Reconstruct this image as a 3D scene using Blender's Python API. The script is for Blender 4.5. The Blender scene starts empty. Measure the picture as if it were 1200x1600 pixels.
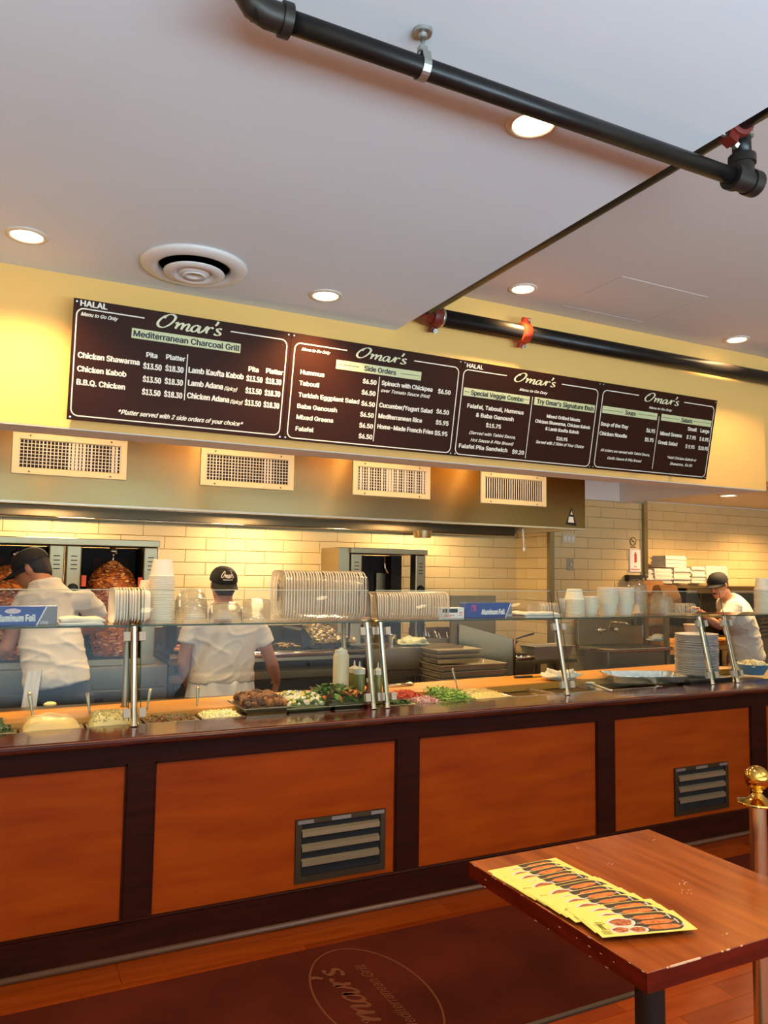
import bpy, math, random
import numpy as np
from mathutils import Vector, Matrix, noise
random.seed(7)
PI = math.pi
SC = bpy.context.scene
COL = SC.collection

# ------------------------------------------------------------------ camera
_f = 1200.0
_vx = np.array([2420.0, 130.0, _f]); _vy = np.array([-600.0, 87.0, _f])
_X = _vx / np.linalg.norm(_vx)
_Z = -np.cross(_X, _vy); _Z /= np.linalg.norm(_Z)
if _Z[1] > 0: _Z = -_Z
_Y = np.cross(_Z, _X)
RW = np.stack([_X, _Y, _Z])            # world = RW @ (right, down, forward)
EYE = np.array([0.0, 0.0, 1.6])
cam_data = bpy.data.cameras.new('camera')
cam = bpy.data.objects.new('camera', cam_data); COL.objects.link(cam)
cam_data.sensor_fit = 'VERTICAL'; cam_data.sensor_height = 32.0; cam_data.lens = 32.0 * _f / 1600.0
cam_data.clip_start = 0.05
r, d, fw = RW[:, 0], RW[:, 1], RW[:, 2]
cam.matrix_world = Matrix(((r[0], -d[0], -fw[0], EYE[0]), (r[1], -d[1], -fw[1], EYE[1]),
                           (r[2], -d[2], -fw[2], EYE[2]), (0, 0, 0, 1)))
SC.camera = cam

def ray(u, v): return RW @ np.array([u - 600.0, v - 800.0, _f])
def oY(u, v, y): q = ray(u, v); return EYE + q * y / q[1]
def oZ(u, v, z): q = ray(u, v); return EYE + q * (z - 1.6) / q[2]

# ------------------------------------------------------------------ world, lights, exposure
w = bpy.data.worlds.new('sky'); SC.world = w; w.use_nodes = True
w.node_tree.nodes['Background'].inputs[0].default_value = (0.62, 0.78, 1.0, 1)
w.node_tree.nodes['Background'].inputs[1].default_value = 1.0
SC.view_settings.view_transform = 'Standard'; SC.view_settings.look = 'None'
SC.view_settings.gamma = 1; SC.view_settings.use_curve_mapping = False
SC.view_settings.exposure = 0.0
SC.cycles.transparent_max_bounces = 48
SC.cycles.max_bounces = 8; SC.cycles.diffuse_bounces = 4; SC.cycles.glossy_bounces = 4
SC.cycles.caustics_reflective = False; SC.cycles.caustics_refractive = False
SC.cycles.sample_clamp_indirect = 4.0
WARM = (1.0, 0.62, 0.27); DAY = (0.64, 0.84, 1.0)
P_SPOT, P_DAY, P_KITCHEN, P_HOOD, P_BACKROOM = 110.0, 220.0, 30.0, 24.0, 110.0
P_CEIL_FILL = 2500.0

def area(name, loc, rot, sx, sy, power, color):
    L = bpy.data.lights.new(name, 'AREA'); L.shape = 'RECTANGLE'; L.size = sx; L.size_y = sy
    L.energy = power; L.color = color
    o = bpy.data.objects.new(name, L); COL.objects.link(o); o.location = loc; o.rotation_euler = rot
    return o
def spot(loc, power, size=2.3, color=WARM, radius=0.05):
    L = bpy.data.lights.new('downlight_beam', 'SPOT'); L.energy = power; L.color = color
    L.spot_size = size; L.spot_blend = 0.7; L.shadow_soft_size = radius
    o = bpy.data.objects.new('downlight_beam', L); COL.objects.link(o); o.location = loc
    return o
area('daylight_through_shopfront', (2.0, -3.05, 1.45), (PI / 2 + math.radians(58), 0, 0), 8.0, 2.3, P_DAY, DAY)
area('added_ceiling_fill', (2.0, -5.2, .02), (PI, 0, 0), 9.0, 3.6, P_CEIL_FILL, DAY)  # unseen upward lamp outside the windows, added to brighten the ceiling
LOW, HIGH = 3.12, 3.43
LIGHTS_LOW = [(0.036, 3.785), (1.53, 3.836), (1.536, 2.002), (0.125, -0.2), (1.317, -0.2), (-1.4, 3.8), (-1.1, -0.2)]
LIGHTS_HIGH = [(2.91, 3.90), (4.98, 3.97), (3.4, -0.6), (4.87, -0.87), (6.33, -0.83)]
for x, y in LIGHTS_LOW: spot((x, y, LOW - .03), P_SPOT)
for x, y in LIGHTS_HIGH: spot((x, y, HIGH - .03), P_SPOT)
LIGHTS_BACK = [(6.25, 5.12), (7.5, 5.3), (6.6, 4.75)]
for x, y in LIGHTS_BACK: spot((x, y, 2.36), P_BACKROOM, 2.6)
KITCHEN_L = [(0.25, 4.72), (1.32, 4.72), (2.5, 4.72), (3.68, 4.72)]
for x, y in KITCHEN_L: spot((x, y, 2.86), P_KITCHEN, 2.5)
HOOD_L = [(0.3, 5.75), (1.8, 5.75), (3.3, 5.75)]
for x, y in HOOD_L:
    area('hood_lamp', (x, y, 2.13), (0, 0, 0), .30, .12, P_HOOD, (1.0, 0.72, 0.40))

# ------------------------------------------------------------------ materials
def lin(c):
    return tuple((x / 255 / 12.92) if x / 255 <= .04045 else ((x / 255 + .055) / 1.055) ** 2.4 for x in c) + (1,)
MATS = {}
def mat(name, rgb, rough=.5, metal=0., spec=.5, var=None, bump=None, emit=None, aniso=0., coat=0., obj_coord=True, trans=0.):
    """var=(scale xyz, rgb2, detail, (lo,hi)); bump=(scale xyz, strength, distance)"""
    m = bpy.data.materials.new(name); m.use_nodes = True; nt = m.node_tree; N = nt.nodes; L = nt.links
    b = N['Principled BSDF']
    b.inputs['Base Color'].default_value = lin(rgb); b.inputs['Roughness'].default_value = rough
    b.inputs['Metallic'].default_value = metal; b.inputs['Specular IOR Level'].default_value = spec
    b.inputs['Coat Weight'].default_value = coat; b.inputs['Coat Roughness'].default_value = .08
    def coords(scale):
        tc = N.new('ShaderNodeTexCoord'); mp = N.new('ShaderNodeMapping'); mp.inputs['Scale'].default_value = scale
        L.new(tc.outputs['Object'], mp.inputs[0]); return mp.outputs[0]
    if var:
        sc, rgb2, det, (lo, hi) = var
        nz = N.new('ShaderNodeTexNoise'); nz.inputs['Scale'].default_value = 1; nz.inputs['Detail'].default_value = det
        L.new(coords(sc), nz.inputs['Vector'])
        cr = N.new('ShaderNodeValToRGB'); cr.color_ramp.elements[0].position = lo; cr.color_ramp.elements[1].position = hi
        cr.color_ramp.elements[0].color = lin(rgb); cr.color_ramp.elements[1].color = lin(rgb2)
        L.new(nz.outputs[0], cr.inputs[0]); L.new(cr.outputs[0], b.inputs['Base Color'])
    if bump:
        sc, st, dist = bump
        nz = N.new('ShaderNodeTexNoise'); nz.inputs['Scale'].default_value = 1; nz.inputs['Detail'].default_value = 4
        L.new(coords(sc), nz.inputs['Vector'])
        bp = N.new('ShaderNodeBump'); bp.inputs['Strength'].default_value = st; bp.inputs['Distance'].default_value = dist
        L.new(nz.outputs[0], bp.inputs['Height']); L.new(bp.outputs[0], b.inputs['Normal'])
    if emit:
        b.inputs['Emission Color'].default_value = lin(emit[0]); b.inputs['Emission Strength'].default_value = emit[1]
    if aniso:
        b.inputs['Anisotropic'].default_value = aniso
        cx = N.new('ShaderNodeCombineXYZ'); cx.inputs[2].default_value = 1.0
        L.new(cx.outputs[0], b.inputs['Tangent'])
    if trans: b.inputs['Transmission Weight'].default_value = trans
    MATS[name] = m; return m
def clear(name, tint, haze, hazecol, rough=.05, edge=1.45):
    """thin clear sheet: transparent + fresnel gloss, plus a share of milky plastic"""
    m = bpy.data.materials.new(name); m.use_nodes = True; nt = m.node_tree; N = nt.nodes; L = nt.links
    for n in list(N): N.remove(n)
    out = N.new('ShaderNodeOutputMaterial'); t = N.new('ShaderNodeBsdfTransparent'); t.inputs[0].default_value = tint
    g = N.new('ShaderNodeBsdfGlossy'); g.inputs['Roughness'].default_value = rough
    fr = N.new('ShaderNodeFresnel'); ge = N.new('ShaderNodeNewGeometry'); mr = N.new('ShaderNodeMapRange')
    mr.inputs['To Min'].default_value = edge; mr.inputs['To Max'].default_value = 1 / edge      # thin sheet: both sides reflect like an outer face
    L.new(ge.outputs['Backfacing'], mr.inputs['Value']); L.new(mr.outputs[0], fr.inputs[0])
    mx = N.new('ShaderNodeMixShader'); L.new(fr.outputs[0], mx.inputs[0]); L.new(t.outputs[0], mx.inputs[1]); L.new(g.outputs[0], mx.inputs[2])
    last = mx.outputs[0]
    if haze:
        df = N.new('ShaderNodeBsdfPrincipled'); df.inputs['Base Color'].default_value = lin(hazecol); df.inputs['Roughness'].default_value = .25
        m2 = N.new('ShaderNodeMixShader'); m2.inputs[0].default_value = haze
        L.new(last, m2.inputs[1]); L.new(df.outputs[0], m2.inputs[2]); last = m2.outputs[0]
    L.new(last, out.inputs[0]); MATS[name] = m; return m

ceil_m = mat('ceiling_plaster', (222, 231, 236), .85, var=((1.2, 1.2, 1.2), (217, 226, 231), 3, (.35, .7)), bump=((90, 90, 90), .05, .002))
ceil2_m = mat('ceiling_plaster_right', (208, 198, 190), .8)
soffit_m = mat('soffit_cream_paint', (244, 194, 110), .75, bump=((60, 60, 60), .05, .002))
white_m = mat('white_paint', (225, 222, 214), .6)
wallc_m = mat('dining_wall_paint', (214, 196, 160), .8)
grout_m = mat('tile_grout', (150, 128, 92), .9)
tile_m = mat('glazed_cream_tile', (224, 196, 140), .16, var=((.9, .9, .9), (214, 184, 126), 2, (.35, .65)), bump=((5, 5, 5), .10, .01))
steel_m = mat('brushed_stainless', (156, 140, 108), .30, 1., bump=((3, 3, 160), .05, .002))
hood_m = mat('hood_stainless', (158, 136, 92), .20, 1., aniso=.93, var=((.8, .8, 2.5), (142, 120, 80), 4, (.3, .7)))
steel_dk = mat('dull_dark_steel', (98, 86, 66), .42, 1.)
chrome_m = mat('polished_chrome', (222, 208, 188), .14, 1.)
black_m = mat('matte_black_metal', (16, 15, 14), .5)
cavity_m = mat('dark_cavity', (30, 20, 14), .7, var=((7, 7, 7), (14, 9, 7), 3, (.3, .7)))  # near-black brown, mottled at random
pipe_m = mat('black_iron_pipe', (20, 18, 17), .36, .3, var=((14, 14, 14), (30, 27, 24), 4, (.4, .8)), bump=((50, 50, 50), .1, .002))
fit_m = mat('cast_iron_fitting', (52, 47, 42), .45, .6, bump=((60, 60, 60), .25, .003))
red_m = mat('red_painted_coupling', (168, 50, 22), .42)
red2_m = mat('dark_red_coupling', (104, 26, 14), .5)
zinc_m = mat('galvanised_steel', (176, 178, 172), .35, .9)
grille_m = mat('cream_register_paint', (212, 200, 160), .45)
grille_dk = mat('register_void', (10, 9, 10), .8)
board_m = mat('sign_brown', (50, 22, 7), .5, spec=.12)
print_m = mat('sign_white_print', (236, 230, 212), .5)
bar_m = mat('sign_green_bar', (206, 210, 158), .5)
ink_m = mat('sign_dark_ink', (24, 16, 10), .5)
maho_m = mat('dark_mahogany', (52, 15, 3), .5, spec=.12, var=((3, 30, 30), (36, 9, 2), 5, (.35, .7)), bump=((6, 40, 40), .06, .002))
ledge_m = mat('ledge_mahogany', (74, 26, 13), .16, coat=.5, var=((3, 24, 24), (48, 15, 8), 5, (.35, .7)))
panel_m = mat('orange_veneer', (160, 66, 1), .5, spec=.15, var=((2.2, 6, 14), (136, 48, 0), 6, (.3, .72)), bump=((8, 30, 60), .03, .002))
table_m = mat('table_cherry', (150, 78, 30), .22, spec=.35, coat=.15, var=((22, 2.2, 10), (112, 50, 16), 6, (.32, .72)))
tedge_m = mat('table_edge_cherry', (92, 22, 6), .35, spec=.25, var=((6, 6, 40), (70, 14, 3), 5, (.35, .7)))
scuff_m = mat('bare_wood_scuff', (208, 170, 140), .7)
plank_ms = [mat('floor_plank_' + n, c, .34, spec=.25, var=((2.5, 26, 5), c2, 5, (.3, .75)))
            for n, c, c2 in (('amber', (144, 60, 6), (116, 42, 3)), ('russet', (130, 50, 5), (102, 34, 2)), ('tan', (154, 68, 9), (124, 45, 4)))]
floor_m = mat('floor_underlay', (60, 22, 8), .5)
rug_m = mat('maroon_rug', (66, 25, 16), .95, spec=.03, var=((2.5, 2.5, 2.5), (50, 18, 11), 4, (.35, .7)), bump=((260, 260, 260), .5, .004))
rug_e = mat('rug_binding', (52, 42, 32), .6)
rug_p = mat('rug_faded_logo', (84, 48, 32), .95, spec=.03)
brass_m = mat('polished_brass', (226, 176, 82), .10, 1.)
wood_m = mat('maple_cutting_board', (218, 154, 60), .45, spec=.3, var=((1.5, 26, 20), (190, 120, 38), 4, (.3, .7)))
glass_m = clear('sneeze_glass', (.965, .985, .975, 1), 0, (0, 0, 0), .0, 1.30)
clip_m = mat('frosted_clip', (176, 170, 154), .5, spec=.3)
gedge_m = mat('glass_green_edge', (52, 70, 48), .35, spec=.2)
shirt_m = mat('white_cotton', (226, 218, 202), .85, bump=((30, 30, 30), .15, .004))
apron_m = mat('white_apron', (222, 224, 226), .85, bump=((24, 24, 24), .12, .004))
towel_m = mat('white_towel', (232, 222, 200), .9, bump=((120, 120, 120), .4, .003))
skin_m = mat('skin', (190, 132, 96), .5, var=((18, 18, 18), (178, 116, 82), 3, (.3, .7)))
hair_m = mat('dark_hair', (24, 18, 15), .6, bump=((120, 120, 30), .6, .004))
cap_m = mat('black_cap_cloth', (15, 15, 17), .8)
pants_m = mat('black_trousers', (24, 24, 28), .85)
shoe_m = mat('black_shoe', (15, 15, 15), .5)
eye_m = mat('eye_white', (225, 220, 210), .3)
foam_m = mat('white_foam', (246, 228, 198), .45)
foam_m.node_tree.nodes['Principled BSDF'].inputs['Subsurface Weight'].default_value = .15
foam_t = clear('translucent_foam', (1, 1, 1, 1), .86, (240, 232, 208), .3)
clear_m = clear('clear_plastic', (.99, .985, .96, 1), .035, (236, 226, 196), .04, 1.5)
clear2_m = clear('clear_container', (.995, .99, .975, 1), .05, (232, 222, 200), .08, 1.5)
rim_m = clear('container_rim_glint', (1, .99, .97, 1), .60, (238, 228, 206), .15, 1.5)  # whitened rim: light caught on the container edges is put into the colour
blue_m = mat('blue_carton', (28, 66, 140), .4)
gray_m = mat('grey_carton', (126, 122, 122), .45)
pink_m = mat('pink_print', (214, 84, 134), .5)
white_p = mat('white_carton', (232, 230, 222), .5)
paper_m = mat('brown_paper', (148, 104, 62), .85, spec=.1, bump=((24, 24, 24), .5, .01))
foil_m = mat('aluminium_foil', (206, 204, 196), .22, 1., bump=((40, 40, 40), .6, .004))
bluebowl = mat('blue_plastic', (70, 130, 176), .3)
sauce_m = mat('cream_sauce_bottle', (216, 204, 168), .35)
oil_m = mat('olive_oil_bottle', (122, 118, 24), .25, coat=.4)
ketch_m = mat('red_sauce', (120, 22, 18), .3, coat=.4)
capw_m = mat('white_bottle_cap', (226, 226, 206), .4)
orange_m = mat('orange_tab', (226, 84, 40), .5)
fly_y = mat('flyer_yellow', (226, 208, 108), .38)
fly_d = mat('flyer_dark_photo', (58, 50, 42), .38)
fly_o = mat('flyer_grilled_orange', (214, 130, 66), .4, var=((90, 90, 90), (160, 74, 28), 3, (.35, .7)))
fly_r = mat('flyer_dish_brown', (126, 44, 26), .4, var=((120, 120, 120), (196, 130, 80), 3, (.35, .7)))
fly_g = mat('flyer_green_print', (96, 110, 40), .5)
fly_s = mat('flyer_silver', (206, 200, 190), .4)
lamp_m = mat('lamp_lens', (255, 240, 210), .4, emit=((255, 222, 170), 14.))
klamp_m = mat('kitchen_lamp_lens', (255, 236, 200), .4, emit=((255, 214, 140), 60.))
tray_m = mat('tray_steel', (196, 184, 156), .34, .65)
trimr_m = mat('lamp_trim', (216, 206, 190), .35, spec=.6)
diff_m = mat('diffuser_enamel', (226, 224, 220), .25)
led_m = mat('hood_lamp_lens', (255, 236, 200), .4, emit=((255, 214, 150), 9.))
switch_m = mat('steel_plate', (170, 160, 140), .4, .7)
M_MEAT = mat('roast_meat', (206, 118, 44), .55, var=((26, 26, 26), (128, 58, 20), 5, (.35, .65)), bump=((60, 60, 60), .6, .01))
meat_fl = [mat('meat_flake_' + n, c, .5) for n, c in (('golden', (232, 148, 60)), ('brown', (186, 98, 38)), ('dark', (104, 48, 20)), ('pale', (244, 190, 120)))]

# ------------------------------------------------------------------ mesh helpers
class MB:
    def __init__(s): s.v = []; s.f = []; s.mi = []; s.cur = 0
    def add(s, vs, fs):
        n = len(s.v); s.v += [tuple(map(float, q)) for q in vs]
        for f in fs: s.f.append(tuple(n + i for i in f)); s.mi.append(s.cur)
        return s
    def box(s, a, b, M=None):
        x0, y0, z0 = a; x1, y1, z1 = b
        x0, x1 = min(x0, x1), max(x0, x1); y0, y1 = min(y0, y1), max(y0, y1); z0, z1 = min(z0, z1), max(z0, z1)
        vs = [(x0, y0, z0), (x1, y0, z0), (x1, y1, z0), (x0, y1, z0), (x0, y0, z1), (x1, y0, z1), (x1, y1, z1), (x0, y1, z1)]
        if M: vs = [M @ Vector(q) for q in vs]
        return s.add(vs, [(0, 3, 2, 1), (4, 5, 6, 7), (0, 1, 5, 4), (1, 2, 6, 5), (2, 3, 7, 6), (3, 0, 4, 7)])
    def quadbox(s, pts, nrm):
        """prism of polygon pts pushed along nrm"""
        n = len(pts); nv = Vector(nrm); P = [Vector(p) for p in pts]; Q = [p + nv for p in P]
        fs = [tuple(range(n))[::-1], tuple(range(n, 2 * n))] + [(i, (i + 1) % n, n + (i + 1) % n, n + i) for i in range(n)]
        return s.add(P + Q, fs)
    def tube(s, pts, rad, n=12, caps=True, flat=None):
        P = [Vector(p) for p in pts]
        R = rad if isinstance(rad, (list, tuple)) else [rad] * len(P)
        t0 = (P[1] - P[0]).normalized(); up = Vector((0, 0, 1)) if abs(t0.z) < .9 else Vector((0, 1, 0))
        side = t0.cross(up).normalized(); rings = []
        for i, p in enumerate(P):
            t = ((P[i] - P[i - 1]) if i == len(P) - 1 else (P[i + 1] - P[i]) if i == 0 else (P[i + 1] - P[i]).normalized() + (P[i] - P[i - 1]).normalized()).normalized()
            side = (side - t * side.dot(t)).normalized(); o = t.cross(side)
            ra = R[i]; rx, ry = ra if isinstance(ra, (list, tuple)) else (ra, ra)
            rings.append([p + side * math.cos(2 * PI * k / n) * rx + o * math.sin(2 * PI * k / n) * ry for k in range(n)])
        vs = [q for rg in rings for q in rg]; fs = []
        for i in range(len(P) - 1):
            for k in range(n):
                a = i * n + k; b = i * n + (k + 1) % n; fs.append((a, b, b + n, a + n))
        if caps: fs.append(tuple(range(n))[::-1]); fs.append(tuple(range((len(P) - 1) * n, len(P) * n)))
        return s.add(vs, fs)
    def lathe(s, prof, n=24, c=(0, 0, 0), axis='z', sx=1., sy=1., closed=False):
        vs = []; fs = []; m = len(prof)
        for (rr, h) in prof:
            for k in range(n):
                a = 2 * PI * k / n; x, y = rr * math.cos(a) * sx, rr * math.sin(a) * sy
                q = (x, y, h) if axis == 'z' else ((h, x, y) if axis == 'x' else (x, h, y))
                vs.append((c[0] + q[0], c[1] + q[1], c[2] + q[2]))
        for i in range(m - 1):
            for k in range(n):
                a = i * n + k; b = i * n + (k + 1) % n; fs.append((a, b, b + n, a + n))
        if closed: 
            for k in range(n):
                a = (m - 1) * n + k; b = (m - 1) * n + (k + 1) % n; fs.append((a, b, (k + 1) % n, k))
        else:
            if prof[0][0] > 1e-5: fs.append(tuple(range(n))[::-1])
            if prof[-1][0] > 1e-5: fs.append(tuple(range((m - 1) * n, m * n)))
        return s.add(vs, fs)
    def ell(s, c, rx, ry, rz, n=16, M=None):
        vs = []; fs = []; m = n // 2
        for i in range(m + 1):
            th = PI * i / m
            for k in range(n):
                a = 2 * PI * k / n
                q = Vector((rx * math.sin(th) * math.cos(a), ry * math.sin(th) * math.sin(a), rz * math.cos(th)))
                if M: q = M @ q
                vs.append(Vector(c) + q)
        for i in range(m):
            for k in range(n):
                a = i * n + k; b = i * n + (k + 1) % n; fs.append((a, a + n, b + n, b))
        return s.add(vs, fs)
    def loft(s, rings, n=20, ex=2.0):
        """rings: (center, right vec, fwd vec, rx, ry)"""
        vs = []; fs = []
        for c, rt, fd, rx, ry in rings:
            c, rt, fd = Vector(c), Vector(rt).normalized(), Vector(fd).normalized()
            for k in range(n):
                a = 2 * PI * k / n; ca, sa = math.cos(a), math.sin(a)
                px = math.copysign(abs(ca) ** (2 / ex), ca); py = math.copysign(abs(sa) ** (2 / ex), sa)
                vs.append(c + rt * px * rx + fd * py * ry)
        m = len(rings)
        for i in range(m - 1):
            for k in range(n):
                a = i * n + k; b = i * n + (k + 1) % n; fs.append((a, b, b + n, a + n))
        fs.append(tuple(range(n))[::-1]); fs.append(tuple(range((m - 1) * n, m * n)))
        return s.add(vs, fs)
    def mesh(s, name, mats, off=(0, 0, 0), smooth=False):
        me = bpy.data.meshes.new(name)
        vs = [(x - off[0], y - off[1], z - off[2]) for x, y, z in s.v] if any(off) else s.v
        me.from_pydata(vs, [], s.f)
        for m in (mats if isinstance(mats, (list, tuple)) else [mats]): me.materials.append(m)
        if any(s.mi): me.polygons.foreach_set('material_index', s.mi)
        if smooth:
            me.polygons.foreach_set('use_smooth', [True] * len(me.polygons))
            if smooth == 'auto':
                try: me.set_sharp_from_angle(angle=math.radians(40))
                except Exception: pass
        me.update(); return me
def obj(name, mb, m, parent=None, smooth=False, local=False, bevel=0, kind=None, label=None):
    off = (0, 0, 0)
    if parent is not None and not local: off = tuple(WL[parent.name])
    me = mb if isinstance(mb, bpy.types.Mesh) else mb.mesh(name, m, off, smooth)
    o = bpy.data.objects.new(name, me); COL.objects.link(o)
    if parent is not None: o.parent = parent
    WL[o.name] = off
    if bevel:
        bv = o.modifiers.new('bevel', 'BEVEL'); bv.width = bevel; bv.segments = 2; bv.limit_method = 'ANGLE'; bv.angle_limit = .6
    if kind: o['kind'] = kind
    if label: o['label'] = label
    return o
WL = {}
def tag(o, label, cat, group=None, kind=None):
    o['label'] = label; o['category'] = cat
    if group: o['group'] = group
    if kind: o['kind'] = kind
    return o
def thing(name, label, cat, loc=(0, 0, 0), rz=0., group=None):
    o = bpy.data.objects.new(name, None); COL.objects.link(o); o.empty_display_size = .05
    o.location = loc; o.rotation_euler = (0, 0, rz); WL[o.name] = tuple(loc)
    return tag(o, label, cat, group)
def single(name, mb, m, label, cat, loc=None, group=None, smooth=False, bevel=0, kind=None):
    """one-mesh thing with its origin at loc (mesh given in world coordinates when loc set)"""
    off = loc or (0, 0, 0)
    me = mb.mesh(name, m, off, smooth); o = bpy.data.objects.new(name, me); COL.objects.link(o); o.location = off
    WL[o.name] = tuple(off)
    if bevel:
        bv = o.modifiers.new('bevel', 'BEVEL'); bv.width = bevel; bv.segments = 2; bv.limit_method = 'ANGLE'; bv.angle_limit = .6
    return tag(o, label, cat, group, kind)
def copy_tree(o, parent=None):
    c = o.copy(); COL.objects.link(c)
    if parent: c.parent = parent
    WL[c.name] = tuple(c.location)
    for ch in [x for x in KIDS.get(o.name, [])] if o.name in KIDS else list(o.children): copy_tree(ch, c)
    return c
KIDS = {}
def structure(name, mb, m, parent=None, smooth=False):
    o = obj(name, mb, m, parent, smooth)
    if parent is None: o['kind'] = 'structure'
    return o

# text as flat raised print
_tc = {}
FONT = None
try:
    import os
    fp = os.path.join(bpy.utils.system_resource('DATAFILES'), 'fonts', 'Inter.woff2')     # the interface font shipped with Blender
    if os.path.exists(fp): FONT = bpy.data.fonts.load(fp)
except Exception: FONT = None
def text_geo(s, shear=0., bold=0.012, spacing=1.0):
    key = (s, shear, bold, spacing)
    if key not in _tc:
        cu = bpy.data.curves.new('print', 'FONT'); cu.body = s; cu.shear = shear; cu.offset = 0 if FONT else bold; cu.space_character = spacing
        if FONT: cu.font = FONT
        cu.resolution_u = 3; cu.fill_mode = 'FRONT'
        ob = bpy.data.objects.new('print', cu); me = ob.to_mesh()
        vs = np.array([v.co[:2] for v in me.vertices]); fs = [tuple(p.vertices) for p in me.polygons]
        ob.to_mesh_clear(); bpy.data.objects.remove(ob); bpy.data.curves.remove(cu)
        _tc[key] = (vs, fs)
    return _tc[key]
def add_text(mb, s, p0, ud, vd, width, cap, shear=0., bold=0.012):
    """text with left baseline p0, fitted to width, capital height cap"""
    vs, fs = text_geo(s, shear, bold)
    x0, x1 = vs[:, 0].min(), vs[:, 0].max()
    kx = width / (x1 - x0); ky = cap / text_geo('H', 0., bold)[0][:, 1].max()
    ud, vd, p0 = Vector(ud), Vector(vd), Vector(p0)
    nn = ud.cross(vd).normalized() * .00006; st_ = max(0., bold - .004) * 1.15 if FONT else 0.
    for k, (ex, ey) in enumerate(((0, 0), (-st_, 0), (st_, 0), (0, st_ * .6), (0, -st_ * .6)) if st_ else ((0, 0),)):      # bold by overprinting
        mb.add([p0 + ud * ((x - x0) * kx + ex * ky) + vd * ((y + ey) * ky) + nn * k for x, y in vs], fs)
def spline(pts, k=8):
    P = [np.array(p, float) for p in pts]; out = []
    for i in range(len(P) - 1):
        a = P[max(i - 1, 0)]; b = P[i]; c = P[i + 1]; d2 = P[min(i + 2, len(P) - 1)]
        for j in range(k):
            t = j / k
            out.append(.5 * ((2 * b) + (-a + c) * t + (2 * a - 5 * b + 4 * c - d2) * t * t + (-a + 3 * b - 3 * c + d2) * t ** 3))
    out.append(P[-1]); return out
SCRIPT = [  # brush lettering, capital height 1
    [(.62, .93), (.44, .84), (.20, .56), (.06, .26), (.12, .04), (.36, .0), (.66, .22), (.92, .58), (1.0, .86), (.86, 1.0), (.62, .95), (.44, .76), (.42, .66)],
    [(1.02, .40), (1.12, .50), (1.14, .38), (1.02, .02)], [(1.06, .16), (1.26, .40), (1.40, .50), (1.44, .38), (1.34, .02)],
    [(1.37, .14), (1.56, .40), (1.72, .50), (1.76, .38), (1.66, .08), (1.74, .0), (1.90, .12)],
    [(2.34, .44), (2.18, .50), (1.98, .34), (1.90, .12), (2.02, .0), (2.20, .14), (2.38, .46), (2.30, .10), (2.38, .0), (2.54, .14)],
    [(2.50, .08), (2.66, .30), (2.78, .52), (2.80, .40), (2.74, .02)], [(2.79, .26), (2.92, .46), (3.06, .50), (3.12, .42)],
    [(3.40, 1.02), (3.36, .86), (3.24, .68)],
    [(3.62, .46), (3.50, .52), (3.36, .44), (3.40, .30), (3.54, .18), (3.50, .04), (3.32, .0), (3.18, .08)]]
def add_script(mb, p0, ud, vd, width, cap, pen=.075):
    ud, vd, p0 = Vector(ud), Vector(vd), Vector(p0); kx = width / 3.66
    nl = ud.cross(vd).normalized() * .00015
    for si, st in enumerate(SCRIPT):
        pts = spline(st, 6); n = len(pts); vs = []
        for i, p in enumerate(pts):
            t = pts[min(i + 1, n - 1)] - pts[max(i - 1, 0)]; t = t / (np.linalg.norm(t) + 1e-9)
            a = math.atan2(t[1], t[0]); wd = pen * (.42 + .85 * abs(math.sin(a - .35)))
            if i in (0, n - 1): wd *= .45
            nn = np.array([-t[1], t[0]])
            for sg in (-1, 1):
                q = p + nn * wd * sg; vs.append(p0 + ud * (q[0] * kx) + vd * (q[1] * cap) + nl * (si + 1))
        mb.add(vs, [(2 * i, 2 * i + 2, 2 * i + 3, 2 * i + 1) for i in range(n - 1)])
def ribbon(mb, pts, wd, closed=False, nrm=(0, -1, 0)):
    """flat strip of width wd along 3D pts"""
    P = [Vector(p) for p in pts]; n = len(P); vs = []; N_ = Vector(nrm)
    for i, p in enumerate(P):
        a = P[(i - 1) % n] if closed or i else P[0]; b = P[(i + 1) % n] if closed or i < n - 1 else P[-1]
        t = (b - a).normalized(); s_ = t.cross(N_).normalized() * wd / 2
        vs += [p - s_, p + s_]
    m = n if closed else n - 1
    mb.add(vs, [(2 * i, 2 * ((i + 1) % n), 2 * ((i + 1) % n) + 1, 2 * i + 1) for i in range(m)])

# ================================================================== STRUCTURE
YW = 4.2; XE = 2.15; XR = 8.6; XL = -2.6; YB = -3.1; YK = 6.2
# low ceiling slab with open plenum edge, high ceiling
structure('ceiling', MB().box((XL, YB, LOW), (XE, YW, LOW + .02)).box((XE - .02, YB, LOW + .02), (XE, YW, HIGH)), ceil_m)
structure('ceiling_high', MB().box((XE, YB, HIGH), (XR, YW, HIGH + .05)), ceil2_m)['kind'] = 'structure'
hatch = MB()
for a, b in (((3.317, 4.02), (3.317, 3.45)), ((4.06, 4.02), (4.06, 3.45))): hatch.box((a[0] - .004, b[1], HIGH - .003), (a[0] + .004, a[1], HIGH))
for y in (3.45, 4.02): hatch.box((3.317, y - .004, HIGH - .003), (4.06, y + .004, HIGH))
hatch.box((3.325, 3.458, HIGH - .002), (4.052, 4.012, HIGH))
t_ = structure('trim_ceiling_hatch', hatch, ceil2_m)
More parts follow.
